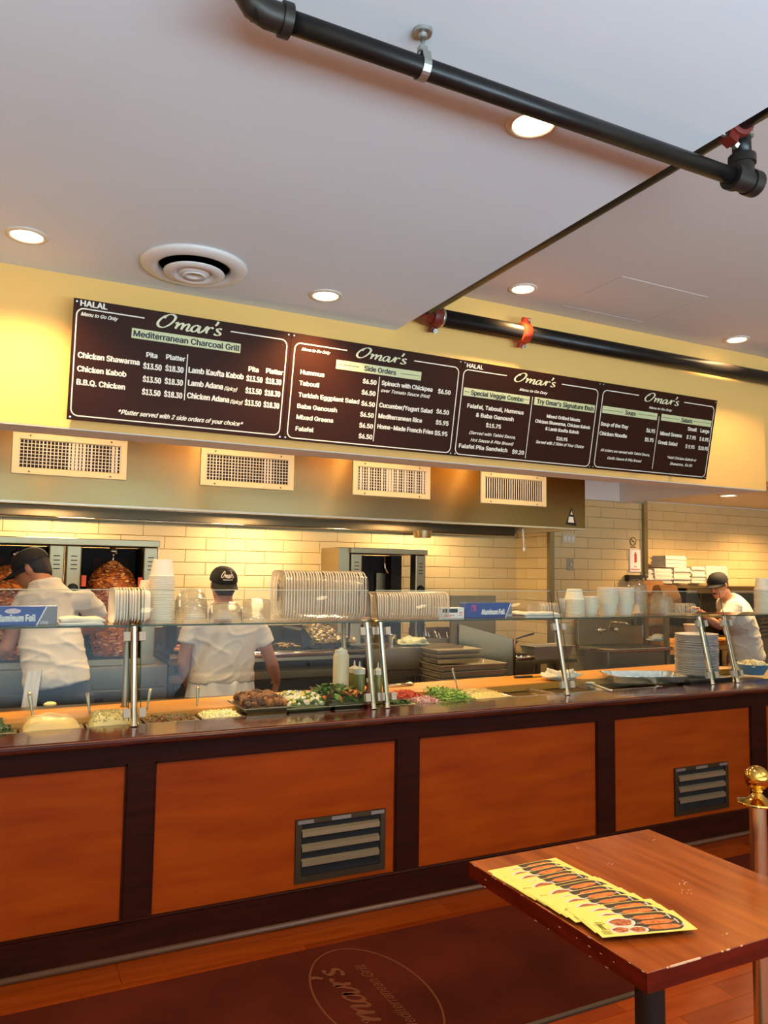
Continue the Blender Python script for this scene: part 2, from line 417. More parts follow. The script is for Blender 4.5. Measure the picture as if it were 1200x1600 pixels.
# soffit above the counter
structure('wall_soffit', MB().box((XL, YW, 2.318), (5.575, YW + .22, 3.6)), soffit_m)
structure('wall_soffit_right', MB().box((5.575, YW + .04, 2.40), (XR, YW + .22, 3.6)), soffit_m)
structure('trim_soffit_underside', MB().box((XL, YW + .002, 2.312), (5.57, YW + .218, 2.318)), white_m)
structure('ceiling_kitchen', MB().box((XL, YW + .22, 2.9), (5.38, YK, 2.95)), white_m)
structure('ceiling_back_room', MB().box((5.5, YW + .22, 2.397), (XR, 6.0, 2.45)), mat('back_room_ceiling', (214, 196, 164), .8))
structure('trim_bulkhead', MB().box((5.38, YW + .22, 2.32), (5.5, 5.7, 2.95)), white_m)
structure('trim_bulkhead_end', MB().box((4.55, 5.66, 2.33), (5.38, 5.7, 2.9)), white_m)
# floor
structure('floor', MB().box((XL, YB, -.06), (XR, YK + .3, -.012)), floor_m)
structure('wall_left', MB().box((XL - .1, YB, 0), (XL, YK, 3.6)), wallc_m)
structure('wall_right', MB().box((XR, YB, 0), (XR + .1, 6.3, 3.6)), wallc_m)
wf = MB().box((XL, YB - .12, 0), (XR, YB, .35)).box((XL, YB - .12, 2.62), (XR, YB, 3.6))
for x in (XL, 0.4, 3.0, 5.6, XR - .3): wf.box((x, YB - .12, .35), (x + .3, YB, 2.62))
structure('wall_front', wf, wallc_m)
wn = MB()
for x0, x1 in ((XL + .3, .4), (.7, 3.0), (3.3, 5.6), (5.9, XR - .3)): wn.box((x0, YB - .07, .35), (x1, YB - .06, 2.62))
structure('window_1', wn, glass_m)

def tile_wall(name, origin, ud, width, z0, z1, x_off, row_z, w_=.3285, h_=.1005, nrm=(0, -1, 0), flip=0, shift=.5):
    """structure wall of tiles; ud = direction along the wall"""
    ud = Vector(ud); nn = Vector(nrm); o0 = Vector(origin)
    base = MB(); a = o0; b = o0 + ud * width
    base.quadbox([(a.x, a.y, 0), (b.x, b.y, 0), (b.x, b.y, z1 + .0), (a.x, a.y, z1 + .0)], tuple(-nn * .08))
    wall = structure(name, base, grout_m)
    cache = {}
    def tmesh(w, h):
        key = (round(w, 3), round(h, 3))
        if key in cache: return cache[key]
        t = .007; c = .003
        vs = []
        for (k, e) in ((0, 0.), (t - c, 0.), (t, c)):
            for (x, z) in ((e, e), (w - e, e), (w - e, h - e), (e, h - e)):
                q = ud * x + nn * k + Vector((0, 0, z)); vs.append(q)
        fs = [(8, 9, 10, 11)] + [(j * 4 + i, j * 4 + (i + 1) % 4, j * 4 + 4 + (i + 1) % 4, j * 4 + 4 + i) for j in (0, 1) for i in range(4)]
        m_ = MB().add(vs, fs); me = m_.mesh('tile', tile_m); cache[key] = me; return me
    r0 = math.floor((z0 - row_z) / h_); r1 = math.ceil((z1 - row_z) / h_); g = .0028
    for ri in range(r0, r1):
        za = max(row_z + ri * h_, z0); zb = min(row_z + (ri + 1) * h_, z1)
        if zb - za < .01: continue
        off = x_off + (shift * w_ if (ri + flip) % 2 else 0)
        k0 = math.floor((0 - off) / w_)
        x = off + k0 * w_
        while x < width:
            xa = max(x, 0); xb = min(x + w_, width)
            if xb - xa > .012:
                o = bpy.data.objects.new('tile', tmesh(xb - xa - g, zb - za - g)); COL.objects.link(o)
                o.parent = wall; o.location = o0 + ud * (xa + g / 2) + Vector((0, 0, za + g / 2))
                j = random.uniform(-.0006, .0006); o.location += nn * j
            x += w_
    return wall
tile_wall('wall_kitchen_back', (-.62, YK, 0), (1, 0, 0), 5.166, .80, 2.06, .62 - .0, 1.865)
structure('wall_kitchen_back_upper', MB().box((XL, YK, 2.06), (4.6, YK + .08, 2.95)).box((XL, YK, 0), (-.62, YK + .08, 2.06)), soffit_m)
tile_wall('wall_kitchen_return', (4.546, YK, 0), (0, -1, 0), .50, .80, 2.30, .0, 1.865, nrm=(-1, 0, 0))
tile_wall('wall_kitchen_side', (4.55, 5.70, 0), (1, 0, 0), 1.17, .60, 2.33, .13, 1.865)
tile_wall('wall_back_room', (5.72, 6.0, 0), (1, 0, 0), 2.88, .95, 2.395, .1, 1.90)
structure('trim_1', MB().box((4.525, 5.655, .5), (4.575, 5.70, 2.3)), steel_m)          # steel corner post
structure('trim_2', MB().box((5.70, 5.66, 0), (5.745, 6.0, 2.40)), steel_m)

# floor planks
ymax = 3.44; pw = .108
plank_cache = {}
def plank_mesh(L_, mi):
    key = (round(L_, 2), mi)
    if key not in plank_cache:
        plank_cache[key] = MB().box((0, 0, -.012), (L_ - .0016, pw - .0016, 0)).mesh('plank', plank_ms[mi])
    return plank_cache[key]
floor_o = bpy.data.objects['floor']
row = 0; y = ymax - pw
while y > .75:
    x = -1.0 + random.choice([0, .3, .6, .9, .15]) - .9
    while x < 6.6:
        L_ = random.choice([.9, 1.2, 1.5])
        o = bpy.data.objects.new('floor_plank', plank_mesh(L_, random.choice([0, 1, 2, 0]))); COL.objects.link(o)
        o.location = (x, y, random.uniform(-.0006, 0)); o.parent = floor_o; x += L_
    y -= pw
fl = MB().box((XL, YB, -.012), (XR, y + pw, -.001)).box((XL, 3.44, -.012), (XR, YK + .2, -.001))
obj('floor_finish', fl, plank_ms[1], floor_o)

# ================================================================== CEILING THINGS
def lamp(x, y, z, label, group, lens=None):
    t = thing('recessed_light', label, 'light', (x, y, z), 0, group)
    obj('trim_ring', MB().lathe([(.068, -.004), (.072, -.010), (.088, -.007), (.092, -.001), (.092, 0), (.068, 0)], 32, closed=True), trimr_m, t, True, True)
    obj('lens', MB().lathe([(.0, -.008), (.045, -.007), (.068, -.003)], 32), lens or lamp_m, t, True, True)
    return t
LL = {0: 'recessed downlight at the far left above the menu board', 1: 'recessed downlight between round air diffuser and the ceiling step',
      2: 'recessed downlight half hidden behind the near black pipe'}
for i, (x, y) in enumerate(LIGHTS_LOW):
    lamp(x, y, LOW, LL.get(i, 'recessed downlight of the low ceiling behind the camera, seen only as reflection'), 'recessed ceiling lights' if i < 3 else 'recessed lights reflected in the glass')
for i, (x, y) in enumerate(LIGHTS_HIGH):
    lamp(x, y, HIGH, ['recessed downlight in high ceiling just right of the ceiling step', 'recessed downlight in high ceiling at far right above pipe',
         ][i] if i < 2 else 'recessed downlight of the high ceiling behind the camera, seen only as reflection', 'recessed ceiling lights' if i < 2 else 'recessed lights reflected in the glass')
for i, (x, y) in enumerate(LIGHTS_BACK):
    lamp(x, y, 2.397, ['small downlight over the back room above the far right worker', 'small downlight over the back room near its right wall', 'small downlight over the back room close to the soffit'][i], 'recessed ceiling lights')

for i, (x, y) in enumerate(KITCHEN_L):
    lamp(x, y, 2.899, 'recessed kitchen downlight behind the soffit, seen as a streak on the hood', 'kitchen downlights reflected in the hood', klamp_m)
# round diffuser
dx, dy = .798, 3.775
t = thing('air_diffuser', 'round white ceiling air diffuser with concentric cones above menu board', 'air vent', (dx, dy, LOW))
obj('outer_ring', MB().lathe([(.262, 0), (.262, -.010), (.250, -.018), (.205, -.030), (.180, -.020), (.172, 0)], 48, closed=True), diff_m, t, True, True)
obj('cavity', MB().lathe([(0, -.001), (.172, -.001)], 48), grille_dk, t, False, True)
obj('middle_cone', MB().lathe([(.150, -.038), (.146, -.044), (.098, -.052), (.088, -.040), (.07, -.012), (.075, -.008), (.112, -.028)], 48, closed=True), diff_m, t, True, True)
obj('inner_cone', MB().lathe([(.060, -.052), (.056, -.060), (.03, -.046), (0, -.036)], 40), diff_m, t, True, True)
obj('inner_disc', MB().lathe([(.087, -.030), (.060, -.050), (.0, -.030)], 40), diff_m, t, True, True)

# near pipe with elbow, hanger, tee
py, pz = 1.79, 3.010; pr = .029
t = thing('sprinkler_pipe', 'black iron pipe crossing below the near ceiling with end elbow and tee', 'pipe', (.5, py, pz))
obj('pipe_run', MB().tube([(.50, py, pz), (2.27, py, pz)], pr, 24), pipe_m, t, True)
el = [(.58, py, pz), (.54, py, pz), (.505, py, pz + .012), (.482, py, pz + .04), (.478, py, pz + .08)]
obj('elbow', MB().tube(el, [.036, .036, .037, .036, .036], 20).tube([(.575, py, pz), (.60, py, pz)], .043, 20), fit_m, t, 'auto')
obj('riser_left', MB().tube([(.478, py, pz + .075), (.478, py, LOW)], pr, 20), pipe_m, t, True)
tee = MB().tube([(2.232, py, pz), (2.262, py, pz)], .047, 20).tube([(2.24, py, pz), (2.345, py, pz)], .041, 20)
tee.tube([(2.32, py, pz), (2.36, py, pz)], .046, 20).tube([(2.36, py, pz), (2.385, py, pz)], .022, 6)
tee.tube([(2.292, py, pz), (2.292, py, pz + .07)], .041, 20).tube([(2.292, py, pz + .055), (2.292, py, pz + .085)], .047, 20)
obj('tee_fitting', tee, fit_m, t, 'auto')
obj('riser_right', MB().tube([(2.292, py, pz + .08), (2.292, py, 3.20)], .032, 20), pipe_m, t, True)
obj('branch_collar', MB().tube([(2.292, py, 3.165), (2.292, py, 3.182)], .040, 20), zinc_m, t, True)
hx = .99
h = thing('pipe_hanger', 'galvanised ring hanger holding near pipe to the ceiling', 'hanger', (hx, py, LOW))
obj('ceiling_plate', MB().lathe([(0, -.022), (.012, -.022), (.014, -.012), (.026, -.010), (.028, 0), (0, 0)], 16, c=(hx, py, LOW)), zinc_m, h, 'auto')
obj('rod', MB().tube([(hx, py, LOW - .02), (hx, py, pz + .045)], .006, 10), zinc_m, h, True)
ring = []
for k in range(25):
    a = -PI / 2 + 2 * PI * k / 24; ring.append((hx, py + math.cos(a) * (pr + .003), pz + math.sin(a) * (pr + .003) + (0.012 if math.sin(a) > .6 else 0)))
rb = MB()
for sgn in (-1, 1):
    pass
vs = []
for q in ring:
    for x in (-.012, .012):
        for rr in (1.0, 1.10): vs.append((q[0] + x, py + (q[1] - py) * rr, pz + (q[2] - pz) * rr))
rb.add(vs, [f for i in range(24) for f in ((4*i, 4*i+4, 4*i+6, 4*i+2), (4*i+1, 4*i+3, 4*i+7, 4*i+5), (4*i, 4*i+1, 4*i+5, 4*i+4), (4*i+2, 4*i+6, 4*i+7, 4*i+3))])
rb.box((hx - .012, py - .010, pz + .034), (hx + .012, py + .010, pz + .062))
obj('clevis_ring', rb, zinc_m, h)

# large main along the ceiling step and the soffit
R2 = .054; z2 = 3.216; y2 = 4.095; xm = 2.245
t = thing('main_pipe_along_step', 'thick black pipe running along the ceiling step, mostly hidden above it', 'pipe', (xm, 0, z2))
obj('pipe_run', MB().tube([(xm, -2.8, z2), (xm, 3.95, z2)], R2, 28), pipe_m, t, True)
def coupling(p, ax, name, label, n_bolt=2, rr=R2, parent=None, mm=None):
    t = parent or thing(name, label, 'pipe coupling', p)
    m = MB(); A = Vector(ax).normalized(); P = Vector(p)
    m.tube([P - A * .035, P - A * .03, P - A * .018, P + A * .018, P + A * .03, P + A * .035], [rr + .004, rr + .014, rr + .018, rr + .018, rr + .014, rr + .004], 28)
    up = Vector((0, 0, 1)); sd = A.cross(up).normalized()
    dirs = [(up * .94 + sd * .34).normalized(), (-up * .94 - sd * .34).normalized()]
    for dd in dirs:
        q = P + dd * (rr + .028); M_ = Matrix.Translation(q) @ Matrix((A, dd.cross(A), dd)).transposed().to_4x4()
        m.box((-.022, -.022, -.018), (.022, .022, .018), M_)
    obj('coupling_body', m, mm or red_m, t, 'auto')
    b = MB()
    for dd in dirs:
        q = P + dd * (rr + .034); tn = dd.cross(A)
        b.tube([q - tn * .040, q + tn * .040], .008, 8).tube([q + tn * .026, q + tn * .040], .015, 6)
    obj('bolt', b, zinc_m, t); return t
coupling((xm, py - .01, z2), (0, 1, 0), 'red_coupling', 'red grooved coupling where the riser meets pipe above the near tee', mm=red2_m)
t = thing('main_pipe_along_soffit', 'thick black pipe running along the cream soffit above the menu boards', 'pipe', (2.4, y2, z2))
obj('pipe_run', MB().tube([(2.42, y2, z2), (5.9, y2, z2)], R2, 28), pipe_m, t, True)
obj('groove_collar', MB().tube([(2.405, y2, z2), (2.425, y2, z2)], R2 + .006, 28), zinc_m, t, True)
obj('elbow', MB().tube([(2.235, 3.95, z2), (2.235, 4.0, z2), (2.26, 4.06, z2), (2.31, y2, z2), (2.41, y2, z2)], R2 + .004, 24), red2_m, t, True)
coupling((2.375, y2, z2), (1, 0, 0), 'red_coupling', 'dark red grooved coupling at the left end of the soffit pipe by the step', mm=red2_m)
coupling((3.06, y2, z2), (1, 0, 0), 'red_coupling', 'orange red grooved coupling around soffit pipe above the third menu board')

# ================================================================== MENU BOARDS
TB = .2; ZB0 = 2.355; YB0 = YW - .035; HB = .607
kk = math.sqrt(1 + TB * TB); VD = Vector((0, -TB / kk, 1 / kk)); ND = Vector((0, -1 / kk, -TB / kk))
def sg(u, v, lift=.0):
    q = ray(u, v); k = (YB0 + TB * (ZB0 - 1.6)) / (q[1] + TB * q[2]); p = EYE + q * k
    return float(p[0]), float((p[2] - ZB0) * kk)
def SPt(x, h, lift=0.): return Vector((x, YB0, ZB0)) + VD * h + ND * lift
EDG = [.264, 1.412, 2.553, 3.694, 4.842]
CR = {0: (90, 450, 3.077), 1: (430, 500, 4.0), 2: (700, 550, 5.0), 3: (910, 590, 4.138)}
TXT = {0: [('HALAL', 110, 88, 238, 101, 29, 0), ('Menu to Go Only', 112, 132, 290, 158, 19, 1), ('Pita', 427, 332, 478, 337, 25, 0), ('Platter', 522, 343, 612, 352, 25, 0),
  ('Chicken Shawarma', 98, 332, 392, 372, 28, 0), ('$13.50', 412, 388, 498, 396, 29, 0), ('$18.30', 518, 400, 603, 406, 29, 0),
  ('Chicken Kabob', 95, 398, 328, 428, 28, 0), ('$13.50', 410, 450, 495, 460, 29, 0), ('$18.30', 515, 461, 600, 469, 29, 0),
  ('B.B.Q. Chicken', 92, 462, 322, 490, 28, 0), ('$13.50', 406, 512, 492, 520, 29, 0), ('$18.30', 512, 523, 597, 530, 29, 0),
  ('Lamb Kaufta Kabob', 630, 405, 892, 440, 28, 0), ('Pita', 918, 400, 965, 405, 25, 0), ('Platter', 1002, 410, 1082, 417, 25, 0),
  ('$13.50', 907, 447, 983, 455, 28, 0), ('$18.30', 1000, 459, 1073, 466, 28, 0), ('Lamb Adana', 627, 467, 793, 488, 28, 0), ('(Spicy)', 802, 490, 862, 497, 19, 1),
  ('$13.50', 903, 505, 978, 513, 28, 0), ('$18.30', 995, 517, 1068, 523, 28, 0), ('Chicken Adana', 623, 527, 822, 552, 28, 0), ('(Spicy)', 830, 553, 888, 560, 19, 1),
  ('$13.50', 900, 563, 975, 571, 28, 0), ('$18.30', 990, 573, 1063, 580, 28, 0), ('*Platter served with 2 side orders of your choice*', 292, 605, 890, 665, 23, 1)],
 1: [('Menu to Go Only', 165, 190, 343, 215, 19, 1), ('Hummus', 157, 338, 305, 355, 29, 0), ('Tabouli', 150, 405, 272, 422, 29, 0), ('Turkish Eggplant Salad', 145, 478, 522, 525, 29, 0),
  ('Baba Ganoush', 138, 548, 383, 578, 29, 0), ('Mixed Greens', 133, 615, 360, 645, 29, 0), ('Falafel', 127, 692, 237, 700, 29, 0),
  ('$6.50', 547, 396, 630, 405, 30, 0), ('$6.50', 540, 466, 624, 474, 30, 0), ('$6.50', 538, 535, 620, 543, 30, 0), ('$6.50', 531, 603, 613, 611, 30, 0), ('$6.50', 525, 671, 608, 679, 30, 0), ('$6.50', 521, 738, 604, 746, 30, 0),
  ('Spinach with Chickpea', 665, 405, 980, 448, 29, 0), ('$6.50', 1017, 458, 1093, 468, 29, 0), ('over Tomato Sauce (Hot)', 660, 450, 965, 487, 22, 1), ('Cucumber/Yogurt Salad', 650, 545, 980, 582, 29, 0),
  ('$6.50', 1007, 583, 1083, 593, 29, 0), ('Mediterranean Rice', 645, 613, 915, 641, 29, 0), ('$5.95', 1003, 652, 1080, 661, 29, 0), ('Home-Made French Fries', 638, 678, 985, 713, 29, 0), ('$5.95', 995, 718, 1073, 727, 29, 0)],
 2: [('HALAL', 147, 120, 272, 136, 34, 0), ('Menu to Go Only', 557, 303, 777, 332, 22, 1), ('Falafel, Tabouli, Hummus', 150, 435, 588, 487, 33, 0), ('& Baba Ganoush', 218, 507, 510, 540, 33, 0),
  ('$15.75', 295, 588, 410, 598, 33, 0), ('(Served with Tahini Sauce,', 165, 640, 525, 678, 25, 1), ('Hot Sauce & Pita Bread)', 175, 695, 508, 732, 25, 1), ('Falafel Pita Sandwich', 84, 746, 460, 783, 33, 0),
  ('$9.20', 500, 793, 590, 803, 33, 0), ('Mixed Grilled Meats', 770, 515, 1030, 543, 27, 0), ('Chicken Shawarma, Chicken Kabob', 680, 553, 1107, 600, 27, 0), ('& Lamb Kaufta Kabob', 760, 610, 1020, 640, 27, 0),
  ('$20.95', 845, 688, 930, 697, 28, 0), ('Served with 2 Sides of Your Choice', 685, 712, 1058, 752, 25, 1)],
 3: [('Menu to Go Only', 430, 200, 578, 220, 16, 1), ('Soup of the Day', 118, 307, 293, 333, 25, 0), ('$6.95', 412, 352, 467, 360, 26, 0), ('Chicken Noodle', 110, 368, 285, 392, 25, 0), ('$5.95', 402, 411, 457, 418, 26, 0),
  ('All orders are served with Tahini Sauce,', 115, 475, 433, 508, 18, 1), ('Garlic Sauce & Pita Bread', 160, 526, 380, 549, 18, 1), ('Small', 680, 342, 737, 349, 25, 0), ('Large', 762, 353, 817, 360, 25, 0),
  ('Mixed Greens', 502, 368, 640, 390, 25, 0), ('$ 7.95', 672, 395, 730, 402, 25, 0), ('$ 8.95', 755, 407, 812, 415, 25, 0), ('Greek Salad', 488, 425, 610, 445, 25, 0), ('$ 9.95', 665, 455, 722, 462, 25, 0), ('$10.95', 748, 465, 808, 473, 25, 0),
  ('*Add Chicken Kabob or', 547, 520, 735, 545, 18, 1), ('Shawarma.. $4.50', 565, 562, 707, 579, 18, 1)]}
BARS = {0: [((357, 192), (880, 268), (878, 315), (355, 238), 'Mediterranean Charcoal Grill', 365, 233, 873, 308, 32)],
 1: [((382, 247), (913, 325), (911, 380), (380, 303), 'Side Orders', 556, 320, 752, 347, 34)],
 2: [((122, 278), (638, 345), (635, 408), (118, 340), 'Special Veggie Combo', 178, 333, 585, 386, 40), ((676, 352), (1147, 415), (1143, 475), (673, 412), "Try Omar's Signature Dish", 693, 400, 1133, 458, 40)],
 3: [((130, 182), (485, 230), (482, 275), (128, 228), 'Soups', 275, 240, 342, 250, 30), ((512, 235), (833, 278), (830, 320), (508, 277), 'Salads', 638, 287, 708, 297, 30)]}
BLINES = {0: [], 1: [(392, 274, 522, 295), (783, 333, 903, 351)], 2: [(130, 308, 170, 313), (592, 370, 630, 376)], 3: [(135, 207, 262, 225), (355, 236, 472, 250), (517, 257, 620, 270), (718, 283, 825, 297)]}
OMAR = {0: (475, 186, 790, 230, 68), 1: (505, 228, 820, 282, 68), 2: (515, 226, 838, 278, 74), 3: (400, 150, 622, 184, 58)}
BORD = {0: ((90, 95), (1105, 250), (1070, 712), (65, 607), (418, 142), (832, 208)), 1: ((120, 140), (1150, 298), (1095, 832), (78, 733), (450, 190), (868, 258)),
 2: ((125, 138), (1178, 292), (1103, 893), (52, 798), (460, 185), (888, 250)), 3: ((130, 84), (862, 186), (795, 643), (78, 578), (365, 117), (657, 160))}
VL = {0: [(622, 318, 612, 540)], 1: [(651, 355, 613, 758)], 2: [(660, 350, 603, 830)], 3: [(495, 250, 452, 590)]}
LBL = ['brown menu board of charcoal grill chicken and lamb prices, leftmost', 'brown menu board listing Side Orders, second from left', 'brown menu board with veggie combo and signature dish, third from left', 'brown menu board of Soups and Salads, rightmost']
for k in range(4):
    ox, oy, s = CR[k]
    def cp(x, y): return sg(ox + x / s, oy + y / s)
    x0, x1 = EDG[k] + .0012, EDG[k + 1] - .0012
    t = thing('menu_board', LBL[k], 'menu board', (x0, YB0, ZB0), 0, 'brown menu boards above the counter')
    bd = MB(); bd.quadbox([SPt(x0, 0), SPt(x1, 0), SPt(x1, HB), SPt(x0, HB)], tuple(-ND * .012))
    obj('board', bd, board_m, t)
    L1 = .0012
    for (st, a, b, c, e, h_, it) in TXT[k]:
        tx = MB()
        (xa, ha), (xb, hb) = cp(a, b), cp(c, e)
        hc = (ha + hb) / 2; cap = cp((a + c) / 2, (b + e) / 2 - h_ * .92)[1] - cp((a + c) / 2, (b + e) / 2)[1]
        if x1 - .012 < xb: xb = x1 - .03
        add_text(tx, st, SPt(xa, hc, L1), (1, 0, 0), VD, xb - xa, cap, .35 if it else 0, .028 if it else .038)
        obj('lettering', tx, print_m, t)
    a, b, c, e, h_ = OMAR[k]; (xa, ha), (xb, hb) = cp(a, b), cp(c, e)
    om = MB(); cap = cp(a, b - h_)[1] - ha
    add_script(om, SPt(xa, (ha + hb) / 2, L1), (1, 0, 0), VD, xb - xa, cap, .062)
    obj('script_logo', om, mat('script_logo_cream', (222, 220, 180), .5) if k == 0 else MATS['script_logo_cream'], t)
    gt = MB()
    for bb in BARS[k]:
        gb = MB(); g1_ = MB()
        cs = [cp(*q) for q in bb[:4]]; xa, xb = (cs[0][0] + cs[3][0]) / 2, (cs[1][0] + cs[2][0]) / 2
        hb_, ht = (cs[2][1] + cs[3][1]) / 2, (cs[0][1] + cs[1][1]) / 2; xb = min(xb, x1 - .03)
        gb.quadbox([SPt(xa, hb_, .0004), SPt(xb, hb_, .0004), SPt(xb, ht, .0004), SPt(xa, ht, .0004)], tuple(ND * .0008))
        st, a, b, c, e, h_ = bb[4:]; (ta, t0), (tb, t1) = cp(a, b), cp(c, e)
        cap = (cp(a, b - h_)[1] - t0) * .88
        tb = min(tb, xb - .006)
        add_text(g1_, st, SPt(ta, (hb_ + ht) / 2 - cap / 2, .0018), (1, 0, 0), VD, tb - ta, cap, 0, .034)
        hb_o = obj('heading_bar', gb, bar_m, t); obj('heading_text', g1_, ink_m, hb_o)
    for (a, b, c, e) in BLINES[k]:
        (xa, ha), (xb, hb) = cp(a, b), cp(c, e); hm = (ha + hb) / 2; gt = MB()
        ribbon(gt, [SPt(xa, hm, .0018), SPt(xb, hm, .0018)], .003, nrm=ND); obj('heading_rule', gt, ink_m, t)
    # rounded border with a gap around the script
    tl, tr, br, bl, g0, g1 = [cp(*q) for q in BORD[k]]
    xa, xb = (tl[0] + bl[0]) / 2, min((tr[0] + br[0]) / 2, x1 - .02); ht, hb_ = (tl[1] + tr[1]) / 2, (bl[1] + br[1]) / 2
    rr = .035; pts = [(g0[0], ht)]
    def arc(cx_, cy_, a0, a1): return [(cx_ + rr * math.cos(a0 + (a1 - a0) * i / 6), cy_ + rr * math.sin(a0 + (a1 - a0) * i / 6)) for i in range(7)]
    pts += arc(xa + rr, ht - rr, PI / 2, PI) + arc(xa + rr, hb_ + rr, PI, 1.5 * PI) + arc(xb - rr, hb_ + rr, 1.5 * PI, 2 * PI) + arc(xb - rr, ht - rr, 0, PI / 2) + [(g1[0], ht)]
    bo = MB(); ribbon(bo, [SPt(x, h_, L1) for x, h_ in pts], .0062, nrm=ND)
    for (a, b, c, e) in VL[k]:
        (xa_, ha), (xb_, hb) = cp(a, b), cp(c, e); xm_ = (xa_ + xb_) / 2
        ribbon(bo, [SPt(xm_, ha, L1), SPt(xm_, hb, L1)], .005, nrm=ND)
    obj('border_line', bo, print_m, t)
    for (x, h_) in ((x0 + .015, .015), (x1 - .015, .015), (x0 + .015, HB - .015), (x1 - .015, HB - .015)):
        q = SPt(x, h_, 0); obj('screw', MB().tube([q, q + ND * .003], .005, 8), zinc_m, t)
br_ = MB()
for x in (.6, 1.9, 3.1, 4.5):
    br_.add([SPt(x, .5, -.012), SPt(x + .03, .5, -.012), (x + .03, YW, ZB0 + .49), (x, YW, ZB0 + .49), SPt(x, .47, -.012), SPt(x + .03, .47, -.012), (x + .03, YW, ZB0 + .46), (x, YW, ZB0 + .46)],
            [(0, 1, 2, 3), (7, 6, 5, 4), (0, 4, 5, 1), (2, 6, 7, 3), (1, 5, 6, 2), (0, 3, 7, 4)])
    br_.box((x, YB0 + .010, ZB0 + .02), (x + .03, YW, ZB0 + .04))
structure('trim_board_brackets', br_, zinc_m)

# ================================================================== SERVICE COUNTER
CF = 3.41
t = thing('service_counter', 'long service counter with dark mahogany frame and orange veneer panels', 'counter', (1.9, CF, 0))
X0, X1 = -1.4, 7.2
STILES = [(-.66, -.54), (.517, .629), (1.787, 1.909), (3.062, 3.186), (4.333, 4.473), (5.62, 5.74)]
obj('top_rail', MB().box((X0, CF, .789), (X1, CF + .03, .872)), maho_m, t)
obj('kick_board', MB().box((X0, CF - .004, .02), (X1, CF + .03, .150)), maho_m, t)
obj('panel_moulding', MB().tube([(X0, CF + .002, .152), (X1, CF + .002, .152)], .008, 10), maho_m, t, True)
obj('shoe_moulding', MB().tube([(X0, CF - .004, .012), (X1, CF - .004, .012)], .014, 12), mat('worn_brown_moulding', (92, 62, 44), .35), t, True)
for a, b in STILES:
    obj('stile', MB().box((a, CF, .150), (b, CF + .03, .789)), maho_m, t, bevel=.003)
edges = [X0] + [v for s in STILES for v in s] + [X1]
bead = MB()
for i in range(0, len(edges) - 1, 2):
    a, b = edges[i], edges[i + 1]
    obj('panel', MB().box((a, CF + .014, .150), (b, CF + .028, .789)), panel_m, t)
    bead.box((a, CF + .006, .780), (b, CF + .014, .789)).box((a, CF + .006, .789 - .628), (a + .008, CF + .014, .789)).box((b - .008, CF + .006, .161), (b, CF + .014, .789))
obj('inner_bead', bead, maho_m, t)
obj('carcass', MB().box((X0, CF + .03, 0), (X1, CF + .05, .872)), black_m, t)
lg = MB(); prof = [(3.375, .872), (3.366, .880), (3.364, .892), (3.370, .902), (3.382, .906), (3.640, .906), (3.640, .872)]
lg.quadbox([(X0, y, z) for y, z in prof], (X1 - X0, 0, 0))
obj('ledge', lg, ledge_m, t)
obj('ledge_pale_edge', MB().tube([(X0, 3.3695, .9015), (X1, 3.3695, .9015)], .0014, 6), mat('pale_nosing_line', (150, 92, 62), .4), t)  # thin paler line along the front top edge

def louvre(x0, x1, zz0, zz1, label):
    g = thing('louvre_grille', label, 'vent', (x0, CF, zz0)); y = CF + .012
    f = MB().box((x0, y - .008, zz0), (x0 + .028, y + .02, zz1)).box((x1 - .028, y - .008, zz0), (x1, y + .02, zz1))
    f.box((x0 + .028, y - .008, zz0), (x1 - .028, y + .02, zz0 + .030)).box((x0 + .028, y - .008, zz1 - .022), (x1 - .028, y + .02, zz1))
    obj('frame', f, steel_dk, g); w3 = (x1 - x0)
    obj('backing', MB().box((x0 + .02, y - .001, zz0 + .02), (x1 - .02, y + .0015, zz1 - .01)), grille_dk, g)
    for a, b in ((.02, .19), (.385, .60), (.83, .98)): obj('silver_label_strip', MB().box((x0 + w3 * a, y - .0095, zz1 - .020), (x0 + w3 * b, y - .008, zz1 - .004)), zinc_m, g)
    hh = (zz1 - zz0 - .07) / 3.25
    for k in range(3):
        zc = zz1 - .045 - hh * k
        b = MB(); xa, xb = x0 + .030, x1 - .036
        for sec in (((y - .012, zc - .022), (y - .016, zc - .012), (y + .008, zc + .004), (y + .012, zc - .006)),):
            b.quadbox([(xa, p, q) for p, q in sec], (xb - xa, 0, 0))
        b.box((xa, y - .017, zc - .032), (xb, y - .013, zc - .010)); obj('louvre_blade', b, mat('louvre_aluminium', (190, 176, 140), .3, .8) if 'louvre_aluminium' not in MATS else MATS['louvre_aluminium'], g)
    return g
louvre(1.270, 1.730, .180, .463, 'metal louvre grille in the large veneer panel near the front, larger of two')
louvre(3.659, 4.116, .183, .462, 'metal louvre grille in counter panel at right behind the brass stanchion')

# steam table behind the ledge
t = thing('steam_table', 'stainless steam table well behind the wooden ledge', 'steam table', (1.9, 3.8, 0))
obj('well_top', MB().box((X0, 3.64, .872), (X1, 4.42, .884)), steel_m, t)
obj('well_body', MB().box((X0, 3.645, .1), (X1, 4.02, .872)), steel_dk, t)
obj('rear_apron', MB().box((X0, 4.42, .80), (X1, 4.43, .884)), steel_m, t)
# cutting board (slightly out of line with the counter)
q0, q1 = Vector((-1.3, 3.68, .886)), Vector((4.95, 4.03, .886)); dd = (q1 - q0); nrm_ = Vector((-dd.y, dd.x, 0)).normalized()
wb = thing('cutting_board', 'long maple cutting board along the back of the steam table', 'cutting board', tuple(q0))
obj('board', MB().quadbox([q0, q1, q1 + nrm_ * .37, q0 + nrm_ * .27], (0, 0, .044)), wood_m, wb, bevel=.004)
def board_z(): return .930

